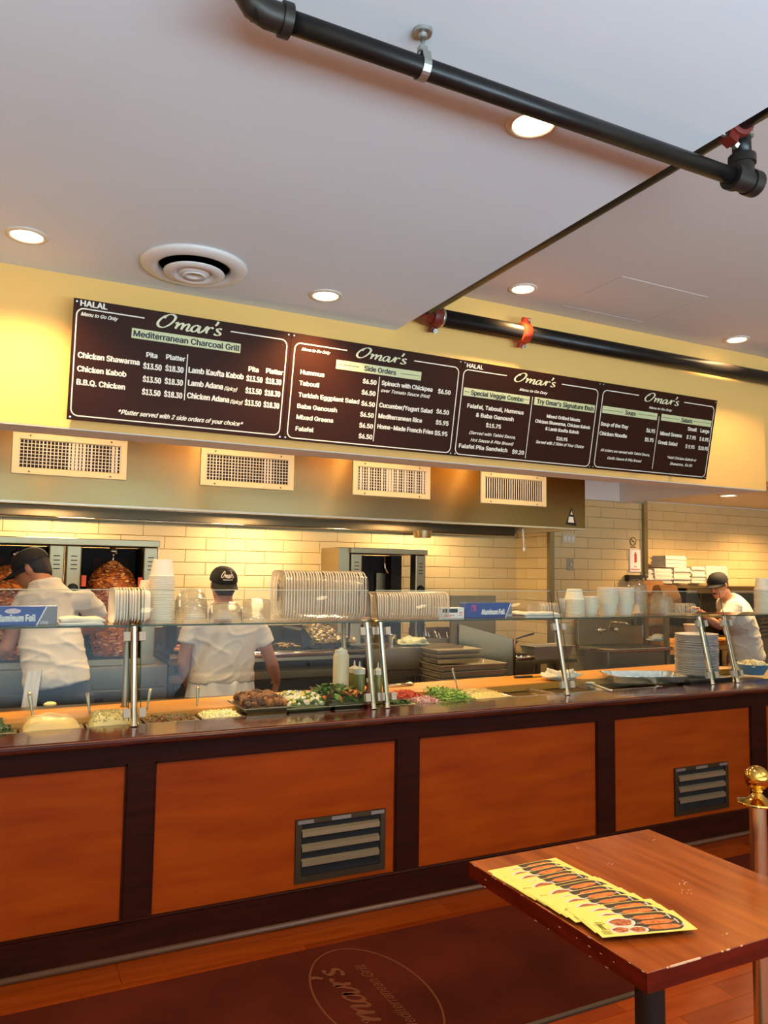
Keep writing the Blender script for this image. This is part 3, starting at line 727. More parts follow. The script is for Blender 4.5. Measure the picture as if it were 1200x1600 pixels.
# ------------------------------------------------------------------ sneeze guards
TP = .235
def guard(label, posts, xa, xb, z_sh=1.338, panel_gaps=None, open_right=False):
    g = thing('sneeze_guard', label, 'sneeze guard', (posts[0], 3.6, .906))
    up = Vector((0, TP, 1)).normalized()
    for px in posts:
        b = Vector((px, 3.600, .906)); top = b + up * ((z_sh - .906) / up.z)
        obj('front_post', MB().tube([b, top], .0155, 16).tube([b, b + up * .006], .019, 16), chrome_m, g, 'auto')
        r0 = Vector((px + .012, 3.985, .930 if px < 5 else .93)); r1 = Vector((px + .02, 4.055, z_sh - .01))
        if px in (.565, 1.746, -.62): obj('rear_post', MB().tube([r0, r1], .0135, 14).tube([r0, r0 + Vector((0, 0, .008))], .02, 14), steel_m, g, 'auto')
        obj('top_bar', MB().tube([top, r1], .012, 12), steel_m, g, True)
    obj('shelf_glass', MB().box((xa, 3.702, z_sh), (xb, 4.06, z_sh + .008)), glass_m, g)
    obj('shelf_glass_edge', MB().box((xa, 3.7005, z_sh), (xb, 3.702, z_sh + .008)), gedge_m, g)
    xs = [xa] + [p for p in posts if xa + .1 < p < xb - .1] + [xb]
    for i in range(len(xs) - 1):
        a = xs[i] + (.026 if i else 0.); b = xs[i + 1] - (.026 if i < len(xs) - 2 else 0.)
        p0 = Vector((a, 3.583, .935)) ; hgt = 1.507 - .935
        s_ = up * (hgt / up.z); nn = Vector((0, -up.z, up.y)) * .006
        p0 = Vector((a, 3.600 + TP * (.935 - .906) - .017, .935))
        obj('front_glass', MB().quadbox([p0, p0 + Vector((b - a, 0, 0)), p0 + Vector((b - a, 0, 0)) + s_, p0 + s_], tuple(nn)), glass_m, g)
        ed = MB(); e_ = .0012
        ed.tube([p0 + s_, p0 + s_ + Vector((b - a, 0, 0))], .0022, 6)
        obj('glass_top_edge', ed, MATS['pale_glass_edge'] if 'pale_glass_edge' in MATS else mat('pale_glass_edge', (190, 196, 176), .2), g)
        ed = MB().tube([p0, p0 + s_], .0022, 6).tube([p0 + Vector((b - a, 0, 0)), p0 + Vector((b - a, 0, 0)) + s_], .0022, 6)
        obj('glass_side_edge', ed, gedge_m, g)
    for px in posts:
        for zc in (.965, 1.295):
            for sgn in (-1, 1):
                c = Vector((px + sgn * .034, 3.600 + TP * (zc - .906) - .014, zc)); M_ = Matrix.Translation(c) @ Matrix.Rotation(-math.atan(TP), 4, 'X')
                obj('glass_clip', MB().box((-.014, -.010, -.020), (.014, .014, .020), M_), clip_m, g)
    return g
guard('glass sneeze guard over the left half of counter, tall chrome posts', [-.62, .565, 1.746], -1.35, 1.765)
guard('glass sneeze guard over the middle of counter, three chrome posts', [1.825, 3.003, 4.206], 1.808, 4.222)
guard('glass sneeze guard at the far right end past the plate stack', [4.443, 5.75], 4.43, 5.9, 1.338)

SHZ = 1.346
# foil cartons
def carton(x0, x1, y0, z0, h, dpt, label, right):
    g = thing('foil_carton', label, 'box', ((x0 + x1) / 2, y0, z0)); w_ = x1 - x0
    obj('carton', MB().box((x0, y0, z0), (x1, y0 + dpt, z0 + h)), blue_m, g, bevel=.002)
    s = x0 + w_ * (1 - right)
    yf = y0 - .0008
    obj('grey_end_panel', MB().quadbox([(s, yf, z0 + .001), (x1 - .002, yf, z0 + .001), (x1 - .002, yf, z0 + h - .001), (s + h * .45, yf, z0 + h - .001)], (0, .0008, 0)), gray_m, g)
    wl = MB().quadbox([(s - .006, yf - .0005, z0 + .001), (s, yf - .0005, z0 + .001), (s + h * .45, yf - .0005, z0 + h - .001), (s + h * .45 - .006, yf - .0005, z0 + h - .001)], (0, .0008, 0))
    add_text(wl, 'Aluminum Foil', (s - h * 1.95, yf - .0006, z0 + h * .24), (1, 0, 0), (0, 0, 1), h * 1.84, h * .33, 0, .05)
    add_text(wl, '12500', (s + h * .14, yf - .0006, z0 + h * .10), (1, 0, 0), (0, 0, 1), h * .38, h * .12, 0, .02)
    obj('white_print', wl, white_p, g)
    pk = MB(); px = s - h * 2.75; pz_ = z0 + h * .52; a = h * .36
    for (u0, v0, u1, v1) in ((0, 0, .1, 1), (0, .9, 1, 1), (.9, 0, 1, 1), (.35, 0, 1, .1), (.3, .55, .62, .8), (.55, .2, .85, .5), (.62, .6, .8, .78)):
        pk.quadbox([(px + u0 * a, yf - .0006, pz_ + v0 * a), (px + u1 * a, yf - .0006, pz_ + v0 * a), (px + u1 * a, yf - .0006, pz_ + v1 * a), (px + u0 * a, yf - .0006, pz_ + v1 * a)], (0, .0005, 0))
    pk.box((px - a * .5, yf - .0006, pz_ - .006), (px + a * 1.4, yf, pz_ - .0045))
    obj('pink_emblem', pk, pink_m, g)
    return g
carton(-.10, float(oY(135, 0, 3.76)[0]), 3.76, SHZ, .085, .075, 'blue aluminium foil carton at the left end of glass shelf', .235)
carton(float(oY(733, 0, 3.80)[0]), float(oY(801, 0, 3.80)[0]), 3.80, SHZ, .088, .07, 'blue aluminium foil carton at the middle of glass shelf beside small white box', .14)
bx0, bx1 = float(oY(694, 0, 3.79)[0]), float(oY(731, 0, 3.79)[0])
g = thing('small_box', 'small white printed box left of the middle foil carton', 'box', ((bx0 + bx1) / 2, 3.79, SHZ))
obj('carton', MB().box((bx0, 3.79, SHZ), (bx1, 3.86, SHZ + .062)), white_p, g, bevel=.002)
obj('dark_label', MB().box((bx0 + .022, 3.789, SHZ + .034), (bx1 - .045, 3.79, SHZ + .056)), ink_m, g)
lb = MB()
for k, (a, b, z_) in enumerate(((.03, .10, .018), (.03, .08, .010))): lb.box((bx0 + a, 3.789, SHZ + z_), (bx0 + b, 3.79, SHZ + z_ + .004))
lb.box((bx1 - .035, 3.789, SHZ + .03), (bx1 - .012, 3.79, SHZ + .036)).box((bx1 - .035, 3.789, SHZ + .018), (bx1 - .012, 3.79, SHZ + .022))
obj('small_print', lb, orange_m, g)

def cloth(name, x0, x1, y0, y1, z, n_layers, label, jag=.01, cat='towel'):
    m = MB(); nx, ny = 18, 10
    for l in range(n_layers):
        sh = random.uniform(-.012, .012)
        vs = []; zz = z + l * .016
        for side in (0, 1):
            for j in range(ny + 1):
                for i in range(nx + 1):
                    u, v = i / nx, j / ny
                    x = x0 + (x1 - x0) * u + sh; y = y0 + (y1 - y0) * v + sh
                    b = noise.noise(Vector((x * 14, y * 14, l * 3.1))) * jag
                    e = 1 - (abs(2 * u - 1) ** 6) * .4
                    vs.append((x, y + noise.noise(Vector((x * 20, l, 5))) * .008, zz + side * .015 * e + max(-.003, b * (.5 + .5 * side)) * (l + 1) / n_layers))
        W_ = nx + 1; N_ = W_ * (ny + 1); fs = []
        for j in range(ny):
            for i in range(nx):
                a = j * W_ + i; fs.append((a, a + W_, a + W_ + 1, a + 1)); a += N_; fs.append((a, a + 1, a + W_ + 1, a + W_))
        for i in range(nx):
            a = i; fs.append((a, a + 1, a + 1 + N_, a + N_)); a = ny * W_ + i; fs.append((a + 1, a, a + N_, a + N_ + 1))
        for j in range(ny):
            a = j * W_; fs.append((a + W_, a, a + N_, a + N_ + W_)); a = j * W_ + nx; fs.append((a, a + W_, a + W_ + N_, a + N_))
        m.add(vs, fs)
    return single(name, m, towel_m, label, cat, ((x0 + x1) / 2, (y0 + y1) / 2, z), smooth=True)
cloth('folded_towel', float(oY(140, 0, 3.76)[0]), float(oY(205, 0, 3.76)[0]), 3.72, 3.90, SHZ, 2, 'folded white towel beside the left foil carton on the shelf')
cloth('folded_towel', float(oY(812, 0, 3.78)[0]), float(oY(864, 0, 3.78)[0]), 3.72, 3.90, SHZ, 2, 'folded white towel right of the middle foil carton, by chrome post')

# disposable containers standing on edge, nested in rows
def edge_container(name, label, group, wid, hgt, m_, dpth=.030, n_rib=4):
    """outline in YZ plane (base at z=0), tray recess along +X; thin shell with stepped rim and fluted wall"""
    mb = MB(); n = 28
    def outline(sx, sz, x, flute=0.):
        out = []
        for k in range(n):
            a = 2 * PI * k / n; ca, sa = math.cos(a), math.sin(a); e = 2 / 5.
            fl = 1 + flute * (1 if k % 2 else -1)
            out.append((x, math.copysign(abs(ca) ** e, ca) * wid / 2 * sx * fl, hgt / 2 + math.copysign(abs(sa) ** e, sa) * hgt / 2 * sz * fl))
        return out
    rings = [outline(1, 1, 0), outline(1, 1, .0055), outline(.93, .93, .0065), outline(.87, .87, dpth * .6, .006), outline(.82, .82, dpth, .006), outline(.70, .72, dpth - .002), outline(.66, .68, dpth - .006)]
    vs = [q for r_ in rings for q in r_]; fs = [(i * n + k, i * n + (k + 1) % n, (i + 1) * n + (k + 1) % n, (i + 1) * n + k) for i in range(len(rings) - 1) for k in range(n)]
    fs.append(tuple(range((len(rings) - 1) * n, len(rings) * n)))
    mb.add(vs, fs); mb.mi = [1 if i < 2 * n else 0 for i in range(len(fs))]
    return single(name, mb, [m_, rim_m if m_ is clear2_m else m_], label, 'container', group=group, smooth='auto')
def row_of(proto, x0, x1, y, z, pitch, jit=.0015, rz=0.):
    n = max(1, int((x1 - x0) / pitch)); first = True; proto_label = proto['label']
    for i in range(n):
        o = proto if first else proto.copy()
        if not first: COL.objects.link(o)
        first = False
        if i in (0, n - 1) and n > 3: o['label'] = ('leftmost ' if i == 0 else 'rightmost ') + proto_label
        else: o['label'] = proto_label
        o.location = (x0 + i * pitch + random.uniform(-jit, jit), y + random.uniform(-.004, .004), z)
        o.rotation_euler = (0, 0, rz + random.uniform(-.02, .02))
gx = lambda u, Y=3.88: float(oY(u, 0, Y)[0])
pr_ = edge_container('clear_container', 'tall clear hinged food container in long row on the left glass shelf', 'tall clear containers nested on edge', .26, .262, clear2_m)
row_of(pr_, gx(457), gx(577), 3.885, SHZ, .0155)
pr_ = edge_container('clear_container', 'low clear food container in row on shelf between posts and small white box', 'low clear containers nested on edge', .24, .150, clear2_m)
row_of(pr_, gx(591), gx(699), 3.885, SHZ, .0150)
pr_ = edge_container('foam_tray', 'white ribbed foam tray nested on edge right of left towel', 'white foam trays nested on edge', .22, .168, foam_m)
row_of(pr_, gx(214), gx(262), 3.885, SHZ, .0135)
pr_ = edge_container('plain_foam_tray', 'plain beige foam tray upright between the two middle chrome posts', 'plain foam trays by the posts', .22, .150, mat('beige_foam', (196, 172, 150), .6), .018)
row_of(pr_, gx(582), gx(590), 3.885, SHZ, .02)
pr_ = edge_container('small_clear_container', 'small clear container on edge behind the second towel', 'small clear containers on edge', .14, .080, clear2_m, .012)
row_of(pr_, gx(837, 3.95), gx(866, 3.95), 3.98, SHZ, .012)

def stack(proto, x, y, z, n, pitch, jit=.001):
    lab = proto['label']
    for i in range(n):
        o = proto if i == 0 else proto.copy()
        if i: COL.objects.link(o)
        if i == n - 1: o['label'] = 'topmost ' + lab
        o.location = (x + random.uniform(-jit, jit), y + random.uniform(-jit, jit), z + i * pitch); o.rotation_euler = (0, 0, random.uniform(0, 6))
def cup(name, label, group, r0, r1, h, m_, inverted=False, cat='cup'):
    th = .0025
    p = [(0, 0), (r0, 0), (r1, h - .006), (r1 + .006, h - .005), (r1 + .006, h), (r1 - .002, h), (r0 - th, th), (0, th)]
    if inverted: p = [(r, h - z) for r, z in p][::-1]
    return single(name, MB().lathe(p, 26), m_, label, cat, group=group, smooth='auto')
def cx_(u, y=3.88): return gx(u, y)
c = cup('foam_bowl', 'white foam bowl in the tallest stack on left glass shelf', 'tall stack of white foam bowls', .045, .058, .085, foam_m, True)
stack(c, cx_(287), 3.885, SHZ, 28, .0082)
c = cup('small_foam_cup', 'small white foam cup in short stack left of tallest bowl stack', 'short stack of foam cups', .030, .042, .07, foam_m, True)
stack(c, cx_(265, 3.97), 3.975, SHZ, 18, .0078)
# clear domes
def dome(name, label, group, R, h, ribs=18, m_=None):
    prof = [(R + .008, 0), (R + .008, .003), (R, .004)] + [(R * math.cos(a) ** .75, .004 + h * math.sin(a)) for a in [PI / 2 * k / 8 for k in range(1, 9)]]
    prof[-1] = (R * .12, .004 + h); mb = MB(); n = ribs * 2; vs = []; fs = []
    for i, (rr, z) in enumerate(prof):
        for k in range(n):
            a = 2 * PI * k / n; f_ = 1 + (.03 if k % 2 else -.03) * (1 if i > 2 else 0); vs.append((rr * f_ * math.cos(a), rr * f_ * math.sin(a), z))
    for i in range(len(prof) - 1):
        for k in range(n): fs.append((i * n + k, i * n + (k + 1) % n, (i + 1) * n + (k + 1) % n, (i + 1) * n + k))
    mb.add(vs, fs)
    return single(name, mb, m_ or clear_m, label, 'lid', group=group, smooth='auto')
stack(dome('dome_lid', 'clear dome lid in tall stack right of the foam bowls', 'tall clear dome lids', .078, .085), cx_(331), 3.885, SHZ, 8, .0105)
stack(dome('dome_lid', 'clear dome lid in low stack in front of the grill cook', 'low clear dome lids', .082, .055), cx_(382), 3.885, SHZ, 6, .008)
stack(dome('deli_lid', 'small clear deli lid in stack beside the tall containers', 'small clear deli lids', .07, .020), cx_(427), 3.885, SHZ, 12, .0082)
# right part of shelf: tubs, cups and lids
c = cup('foam_tub', 'white foam tub with tapered top in stack right of third chrome post', 'foam tubs with tapered top', .046, .060, .07, foam_m, True)
stack(c, cx_(893), 3.885, SHZ, 14, .0078)
c = cup('foam_cup', 'low white foam cup between the tapered tubs and tall bowls', 'low foam cups', .040, .050, .06, foam_m)
stack(c, cx_(916), 3.885, SHZ, 9, .0078)
c = cup('foam_bowl', 'white foam bowl in the wide stack at middle of right shelf', 'wide white foam bowls', .048, .062, .08, foam_m)
stack(c, cx_(942), 3.885, SHZ, 14, .0078)
c = cup('foam_bowl', 'white foam bowl in stack left of the tall clear lids', 'white foam bowls by clear lids', .046, .060, .08, foam_m)
stack(c, cx_(966), 3.885, SHZ, 14, .0078)
c = cup('clear_deli_cup', 'small clear deli cup in low stack right behind third post', 'clear deli cups behind post', .034, .042, .05, clear2_m)
stack(c, cx_(874, 3.93), 3.93, SHZ, 9, .0075)
stack(dome('dome_lid', 'clear dome lid in the tallest lid stack on right shelf', 'tallest clear dome lids right', .070, .075), cx_(986), 3.90, SHZ, 16, .0105)
stack(dome('dome_lid', 'clear dome lid in second stack, in front of the paper bag', 'clear dome lids by paper bag', .070, .07), cx_(1021), 3.885, SHZ, 9, .0105)
pr_ = edge_container('small_clear_cup', 'small clear cup nested on its side at right end of middle shelf', 'small clear cups on their side', .11, .075, clear2_m, .03)
row_of(pr_, gx(1036), gx(1066), 3.885, SHZ, .02)
c = cup('paper_soup_cup', 'white paper soup cup in the right stack with thick rims', 'paper soup cups with rims', .040, .053, .085, foam_m, True)
stack(c, cx_(1169), 3.885, SHZ, 16, .0115)
c = cup('paper_soup_cup', 'white paper soup cup in the stack cut by the right picture edge', 'paper soup cups at picture edge', .040, .054, .085, foam_m, True)
stack(c, cx_(1196, 3.96), 3.96, SHZ, 19, .0115)

# ================================================================== FOOD AND PANS
def pan(x0, x1, y0, y1, z, dep, label, fill=None):
    g = thing('steel_pan', label, 'food pan', ((x0 + x1) / 2, (y0 + y1) / 2, z)); m = MB(); r_ = .012
    def rect(a, zz): return [(x0 + a, y0 + a, zz), (x1 - a, y0 + a, zz), (x1 - a, y1 - a, zz), (x0 + a, y1 - a, zz)]
    rings = [rect(-.002, z - .004), rect(-.002, z), rect(r_, z), rect(r_ + .003, z - .004), rect(r_ + .012, z - dep)]
    vs = [q for rr in rings for q in rr]; fs = [(i * 4 + k, i * 4 + (k + 1) % 4, i * 4 + 4 + (k + 1) % 4, i * 4 + 4 + k) for i in range(4) for k in range(4)]
    fs.append((19, 18, 17, 16)); m.add(vs, fs)
    obj('pan_body', m, chrome_m if fill is None else steel_m, g, bevel=.002)
    return g
FM = {}
def fm(rgb, r_=.55):
    if rgb not in FM: FM[rgb] = mat('food_colour_%d' % len(FM), rgb, r_)
    return FM[rgb]
def food(name, x0, x1, y0, y1, z, h, rgb, bits, label, nb=160, bs=.012, flat=False, rough=.5, shape='blob', seed=1, peak=.9):
    """heap of food: bumpy mound with scattered pieces"""
    rnd = random.Random(seed); m = MB(); nx, ny = 26, 18; ms = [fm(rgb, rough)] + [fm(b, .5) for b in bits]
    def hh(u, v):
        e = max(0, 1 - abs(2 * u - 1) ** 3) ** .6 * max(0, 1 - abs(2 * v - 1) ** 3) ** .6
        return h * e * (peak + (1 - peak) * math.sin(3 * u + 2)) + h * .22 * e * noise.noise(Vector((u * 5 + seed, v * 4, seed))) + .003 * noise.noise(Vector((u * 22, v * 18, seed)))
    vs = [(x0 + (x1 - x0) * i / nx, y0 + (y1 - y0) * j / ny, z + hh(i / nx, j / ny)) for j in range(ny + 1) for i in range(nx + 1)]
    m.add(vs, [(j * (nx + 1) + i, j * (nx + 1) + i + 1, (j + 1) * (nx + 1) + i + 1, (j + 1) * (nx + 1) + i) for j in range(ny) for i in range(nx)])
    for k in range(nb if bits else 0):
        u, v = rnd.uniform(.04, .96), rnd.uniform(.04, .96); m.cur = 1 + rnd.randrange(len(bits)); s = bs * rnd.uniform(.6, 1.3)
        c_ = Vector((x0 + (x1 - x0) * u, y0 + (y1 - y0) * v, z + hh(u, v) + s * .2))
        R_ = Matrix.Rotation(rnd.uniform(0, 6), 4, 'Z') @ Matrix.Rotation(rnd.uniform(-.9, .9), 4, 'X') @ Matrix.Rotation(rnd.uniform(-.9, .9), 4, 'Y')
        if shape == 'leaf':
            pts = [(-s, 0, 0), (-.3 * s, .42 * s, .15 * s), (.5 * s, .3 * s, .05 * s), (s, 0, -.1 * s), (.5 * s, -.3 * s, .05 * s), (-.3 * s, -.42 * s, .15 * s)]
            m.add([c_ + R_ @ Vector(p) for p in pts], [(0, 1, 5), (1, 2, 4, 5), (2, 3, 4)])
        elif shape == 'strip':
            m.box((-s, -.14 * s, -.1 * s), (s, .14 * s, .1 * s), Matrix.Translation(c_) @ R_)
        elif shape == 'ball': m.ell(c_, s * .8, s * .7, s * .6, 8, R_.to_3x3())
        else: m.box((-s * .5, -s * .4, -s * .3), (s * .5, s * .4, s * .3), Matrix.Translation(c_) @ R_)
    m.cur = 0
    return single(name, m, ms, label, 'food', ((x0 + x1) / 2, (y0 + y1) / 2, z), smooth='auto', kind='stuff')
PZ = .906
pan(-.26, .095, 3.655, 3.93, PZ, .06, 'steel pan of chopped green tabouli at the left edge', 1)
food('chopped_greens', -.24, .085, 3.668, 3.92, PZ - .006, .045, (52, 74, 34), [(70, 104, 44), (40, 60, 30), (112, 130, 70)], 'dark green chopped tabouli at the left edge', 420, .011, seed=3)
pan(.108, .362, 3.650, 3.93, PZ, .06, 'steel pan heaped with smooth yellow hummus', 1)
food('hummus', .118, .352, 3.662, 3.92, PZ - .006, .052, (232, 200, 134), [], 'heap of smooth pale yellow hummus', 0, seed=5, rough=.4)
pan(.376, .612, 3.650, 3.93, PZ, .06, 'steel pan of pale green baba ganoush left of first chrome post', 1)
food('baba_ganoush', .386, .602, 3.662, 3.92, PZ - .006, .050, (216, 200, 140), [(206, 188, 122), (188, 176, 104)], 'heap of grainy pale green baba ganoush by first post', 260, .007, seed=8, rough=.4)
pan(.626, .868, 3.650, 3.93, PZ, .06, 'steel pan of brown eggplant salad just right of first chrome post', 1)
food('eggplant_salad', .638, .858, 3.662, 3.92, PZ - .010, .016, (112, 70, 34), [(150, 90, 40), (80, 56, 32), (116, 108, 56)], 'reddish brown chopped eggplant salad', 420, .010, seed=11)
pan(.882, 1.09, 3.655, 3.93, PZ, .06, 'steel pan of creamy white cucumber yogurt', 1)
food('cucumber_yogurt', .890, 1.082, 3.664, 3.92, PZ - .006, .020, (232, 222, 170), [(206, 210, 130), (240, 232, 196)], 'creamy white cucumber yogurt salad', 200, .009, seed=12)
pan(1.085, 1.335, 3.670, 3.96, PZ + .030, .05, 'raised steel tray of brown roasted meat pieces', 1)
food('roasted_pieces', 1.10, 1.32, 3.685, 3.945, PZ + .018, .055, (92, 52, 22), [(120, 70, 30), (70, 36, 14), (142, 88, 40)], 'brown roasted meat pieces piled on raised tray', 150, .026, shape='ball', seed=13)
pan(1.30, 1.555, 3.655, 3.95, PZ + .02, .05, 'steel tray of salad with white cheese cubes', 1)
food('cheese_salad', 1.305, 1.545, 3.668, 3.935, PZ + .006, .062, (84, 96, 40), [(70, 104, 36), (238, 230, 200), (214, 196, 90), (60, 84, 34), (236, 226, 196)], 'green salad scattered with white feta cubes', 320, .020, seed=14)
pan(1.545, 1.745, 3.655, 3.95, PZ + .02, .05, 'steel tray of mixed dark leaves beside the bottles', 1)
food('leaf_salad', 1.50, 1.745, 3.662, 3.93, PZ + .012, .070, (44, 60, 26), [(72, 116, 40), (48, 84, 30), (60, 34, 30), (96, 140, 52), (206, 112, 50)], 'heap of dark green and purple salad leaves', 360, .036, shape='leaf', seed=15)
pan(1.875, 2.03, 3.655, 3.80, PZ, .06, 'small steel pan of green herbs right of the paired posts', 1)
food('green_herbs', 1.885, 2.02, 3.665, 3.79, PZ - .008, .018, (60, 84, 40), [(74, 110, 46), (48, 70, 34)], 'dark green chopped herbs in small pan', 160, .012, shape='leaf', seed=16)
pan(2.00, 2.185, 3.815, 3.99, PZ, .06, 'small steel pan of diced red tomato', 1)
food('diced_tomato', 2.01, 2.175, 3.825, 3.98, PZ - .006, .030, (196, 58, 28), [(214, 66, 34), (232, 96, 52), (170, 36, 20)], 'bright red diced tomato heap', 220, .015, seed=17)
pan(2.04, 2.195, 3.655, 3.80, PZ, .06, 'small steel pan of sliced pink onion', 1)
food('pink_onion', 2.05, 2.185, 3.665, 3.79, PZ - .006, .022, (206, 150, 140), [(222, 176, 170), (188, 96, 110), (240, 220, 210)], 'pale pink sliced onion heap', 200, .012, shape='strip', seed=18)
pan(2.205, 2.405, 3.655, 3.98, PZ, .06, 'steel pan of shredded green lettuce', 1)
food('shredded_lettuce', 2.215, 2.395, 3.665, 3.97, PZ - .006, .036, (116, 150, 52), [(140, 176, 66), (92, 136, 44), (176, 196, 96)], 'shredded bright green lettuce heap', 420, .022, shape='strip', seed=19)
pan(2.418, 2.655, 3.655, 3.98, PZ, .06, 'steel pan of pale yellow shredded cheese or rice', 1)
food('yellow_rice', 2.425, 2.648, 3.665, 3.97, PZ - .006, .032, (230, 204, 130), [(240, 216, 146), (222, 192, 110)], 'smooth heap of pale yellow rice', 500, .007, shape='strip', seed=20)
pan(2.668, 2.965, 3.655, 4.00, PZ, .055, 'empty steel pan right of the yellow rice')
pan(2.978, 3.395, 3.655, 4.02, PZ, .03, 'wide shallow steel pan behind the third chrome post')
pan(3.408, 3.82, 3.655, 4.02, PZ, .03, 'shallow steel pan partly under the aluminium tray')

def spoon(u0, v0, u1, v1, Y, label, r_=.0045, tilt=.02):
    a = oY(u0, v0, Y); b = oY(u1, v1, Y)
    top = Vector(a) + Vector((0, tilt, 0)); bot = Vector(b)
    bot = bot + (bot - top).normalized() * .03
    g = thing('serving_spoon', label, 'spoon', tuple(bot))
    obj('handle', MB().tube([top, top + (bot - top) * .12, top + (bot - top) * .5, bot], [(r_ * 1.9, .0018), (r_ * 2.1, .0018), (r_, .002), (r_ * .9, .003)], 10), steel_m, g, True)
    obj('bowl', MB().ell(bot, .022, .014, .010, 12), steel_m, g, True)
spoon(46, 1083, 53, 1136, 3.86, 'spoon handle standing in the yellow hummus')
spoon(137, 1083, 142, 1132, 3.86, 'spoon handle standing between the hummus and pale green dip')
spoon(236, 1077, 229, 1113, 3.86, 'spoon handle standing in the brown eggplant salad')
spoon(311, 1074, 307, 1111, 3.88, 'spoon handle standing in the creamy yogurt pan')
spoon(710, 1045, 716, 1082, 3.92, 'spoon handle standing behind the green lettuce')
g = thing('white_spoon', 'white plastic spoon lying across the empty steel pans', 'spoon', tuple(oZ(920, 1070, .91)))
a_, b_ = Vector(oZ(925, 1068, .914)), Vector(oZ(955, 1079, .914))
obj('handle', MB().tube([a_, b_], [(.006, .003), (.010, .004)], 8), capw_m, g, True)
obj('bowl', MB().ell(a_ - (b_ - a_).normalized() * .03, .034, .022, .008, 14, Matrix.Rotation(-.3, 3, 'Z')), capw_m, g, True)
g = thing('tongs', 'metal tongs lying on the cutting board behind paired posts', 'tongs', tuple(oZ(640, 1068, .935)))
a_, b_ = Vector(oZ(600, 1072, .940)), Vector(oZ(640, 1068, .942)); sd_ = Vector((-.2, 1, 0)).normalized() * .012
obj('arm', MB().tube([a_, (a_ + b_) / 2 + sd_, b_ + sd_ * .6], [(.006, .004), (.008, .004), (.013, .006)], 8).tube([a_, (a_ + b_) / 2 - sd_, b_ - sd_ * .6], [(.006, .004), (.008, .004), (.013, .006)], 8), chrome_m, g, True)
obj('scalloped_tip', MB().ell(b_ + sd_ * .5, .03, .014, .010, 12).ell(b_ - sd_ * .5, .03, .014, .010, 12), chrome_m, g, True)
g = thing('knife', 'black handled knife lying on the cutting board', 'knife', tuple(oZ(818, 1057, .935)))
a_, b_ = Vector(oZ(804, 1058, .937)), Vector(oZ(831, 1057, .937))
obj('handle', MB().tube([a_, b_], [(.013, .008), (.011, .008)], 10), black_m, g, True)
obj('blade', MB().quadbox([b_ + Vector((-.005, -.012, -.004)), b_ + Vector((.17, .0, -.004)), b_ + Vector((.15, .02, -.004)), b_ + Vector((-.005, .014, -.004))], (0, 0, .002)), steel_m, g)
def crumple(c, rx, ry, rz, label, seed=0, m_=None, name='crumpled_towel'):
    m = MB(); m.ell((0, 0, 0), 1, 1, 1, 40); vs = []
    for x, y, z in m.v:
        p = Vector((x, y, z)); f_ = 1 + .45 * noise.fractal(p * 1.6 + Vector((seed, 0, 0)), .8, 2., 4) + .12 * abs(noise.noise(p * 6))
        vs.append((c[0] + x * rx * f_, c[1] + y * ry * f_, max(c[2], c[2] + (z * .5 + .42) * rz * f_ * 1.2)))
    m.v = vs
    return single(name, m, m_ or towel_m, label, 'towel', tuple(c), smooth=True)
crumple(tuple(oZ(876, 1062, .931)), .12, .08, .055, 'crumpled white towel on cutting board behind third chrome post', 2)
single('lemon_wedge', MB().ell(tuple(oZ(78, 1103, .935) + np.array([0, 0, .008])), .030, .018, .013, 14), fm((236, 226, 150)), 'pale yellow lemon piece on the board by first cook', 'food', tuple(oZ(78, 1103, .93)), smooth=True)

# bottles
def bottle(u, v0, v1, Y, rad_px, mats, label, name, shape):
    b = oY(u, v1, Y); tpt = oY(u, v0, Y); z0 = PZ - .02; H_ = tpt[2] - z0; x = float(b[0]); k = Y / 1200. * 1.08
    R_ = rad_px * k
    g = thing(name, label, 'bottle', (x, Y, z0))
    if shape == 'squeeze':
        obj('bottle_body', MB().lathe([(0, 0), (R_, .0), (R_, H_ * .74), (R_ * .92, H_ * .78), (0, H_ * .78)], 20, c=(x, Y, z0)), mats[0], g, 'auto')
        obj('cap', MB().lathe([(R_ * 1.02, H_ * .70), (R_ * 1.02, H_ * .82), (R_ * .5, H_ * .85), (R_ * .22, H_ * .87), (R_ * .10, H_), (0, H_)], 20, c=(x, Y, z0)), mats[1], g, 'auto')
    elif shape == 'tall':
        obj('bottle_body', MB().lathe([(0, 0), (R_, .0), (R_, H_ * .86), (R_ * .8, H_ * .90), (0, H_ * .9)], 24, c=(x, Y, z0)), mats[0], g, 'auto')
        obj('cap', MB().lathe([(R_ * .80, H_ * .88), (R_ * .80, H_ * .955), (R_ * .3, H_ * .97), (R_ * .22, H_), (0, H_)], 20, c=(x, Y, z0)), mats[1], g, 'auto')
    else:
        obj('bottle_body', MB().lathe([(0, 0), (R_, .0), (R_, H_ * .48), (R_ * .45, H_ * .68), (R_ * .38, H_ * .9), (0, H_ * .9)], 20, c=(x, Y, z0)), mats[0], g, 'auto')
        obj('cap', MB().lathe([(R_ * .5, H_ * .88), (R_ * .5, H_), (0, H_)], 16, c=(x, Y, z0)), mats[1], g, 'auto')
    return g
bottle(532, 1012, 1090, 3.93, 12.5, (sauce_m, capw_m), 'tall cream sauce bottle behind the leaf salad', 'sauce_bottle', 'tall')
bottle(553, 1032, 1095, 3.98, 8.5, (oil_m, capw_m), 'olive oil squeeze bottle farther back, left of the pair', 'oil_bottle', 'squeeze')
bottle(561, 1033, 1100, 3.88, 9, (oil_m, capw_m), 'olive oil squeeze bottle in front, beside chrome post', 'oil_bottle', 'squeeze')
bottle(590, 1035, 1100, 3.86, 7, (oil_m, capw_m), 'olive oil squeeze bottle between the paired chrome posts', 'oil_bottle', 'squeeze')
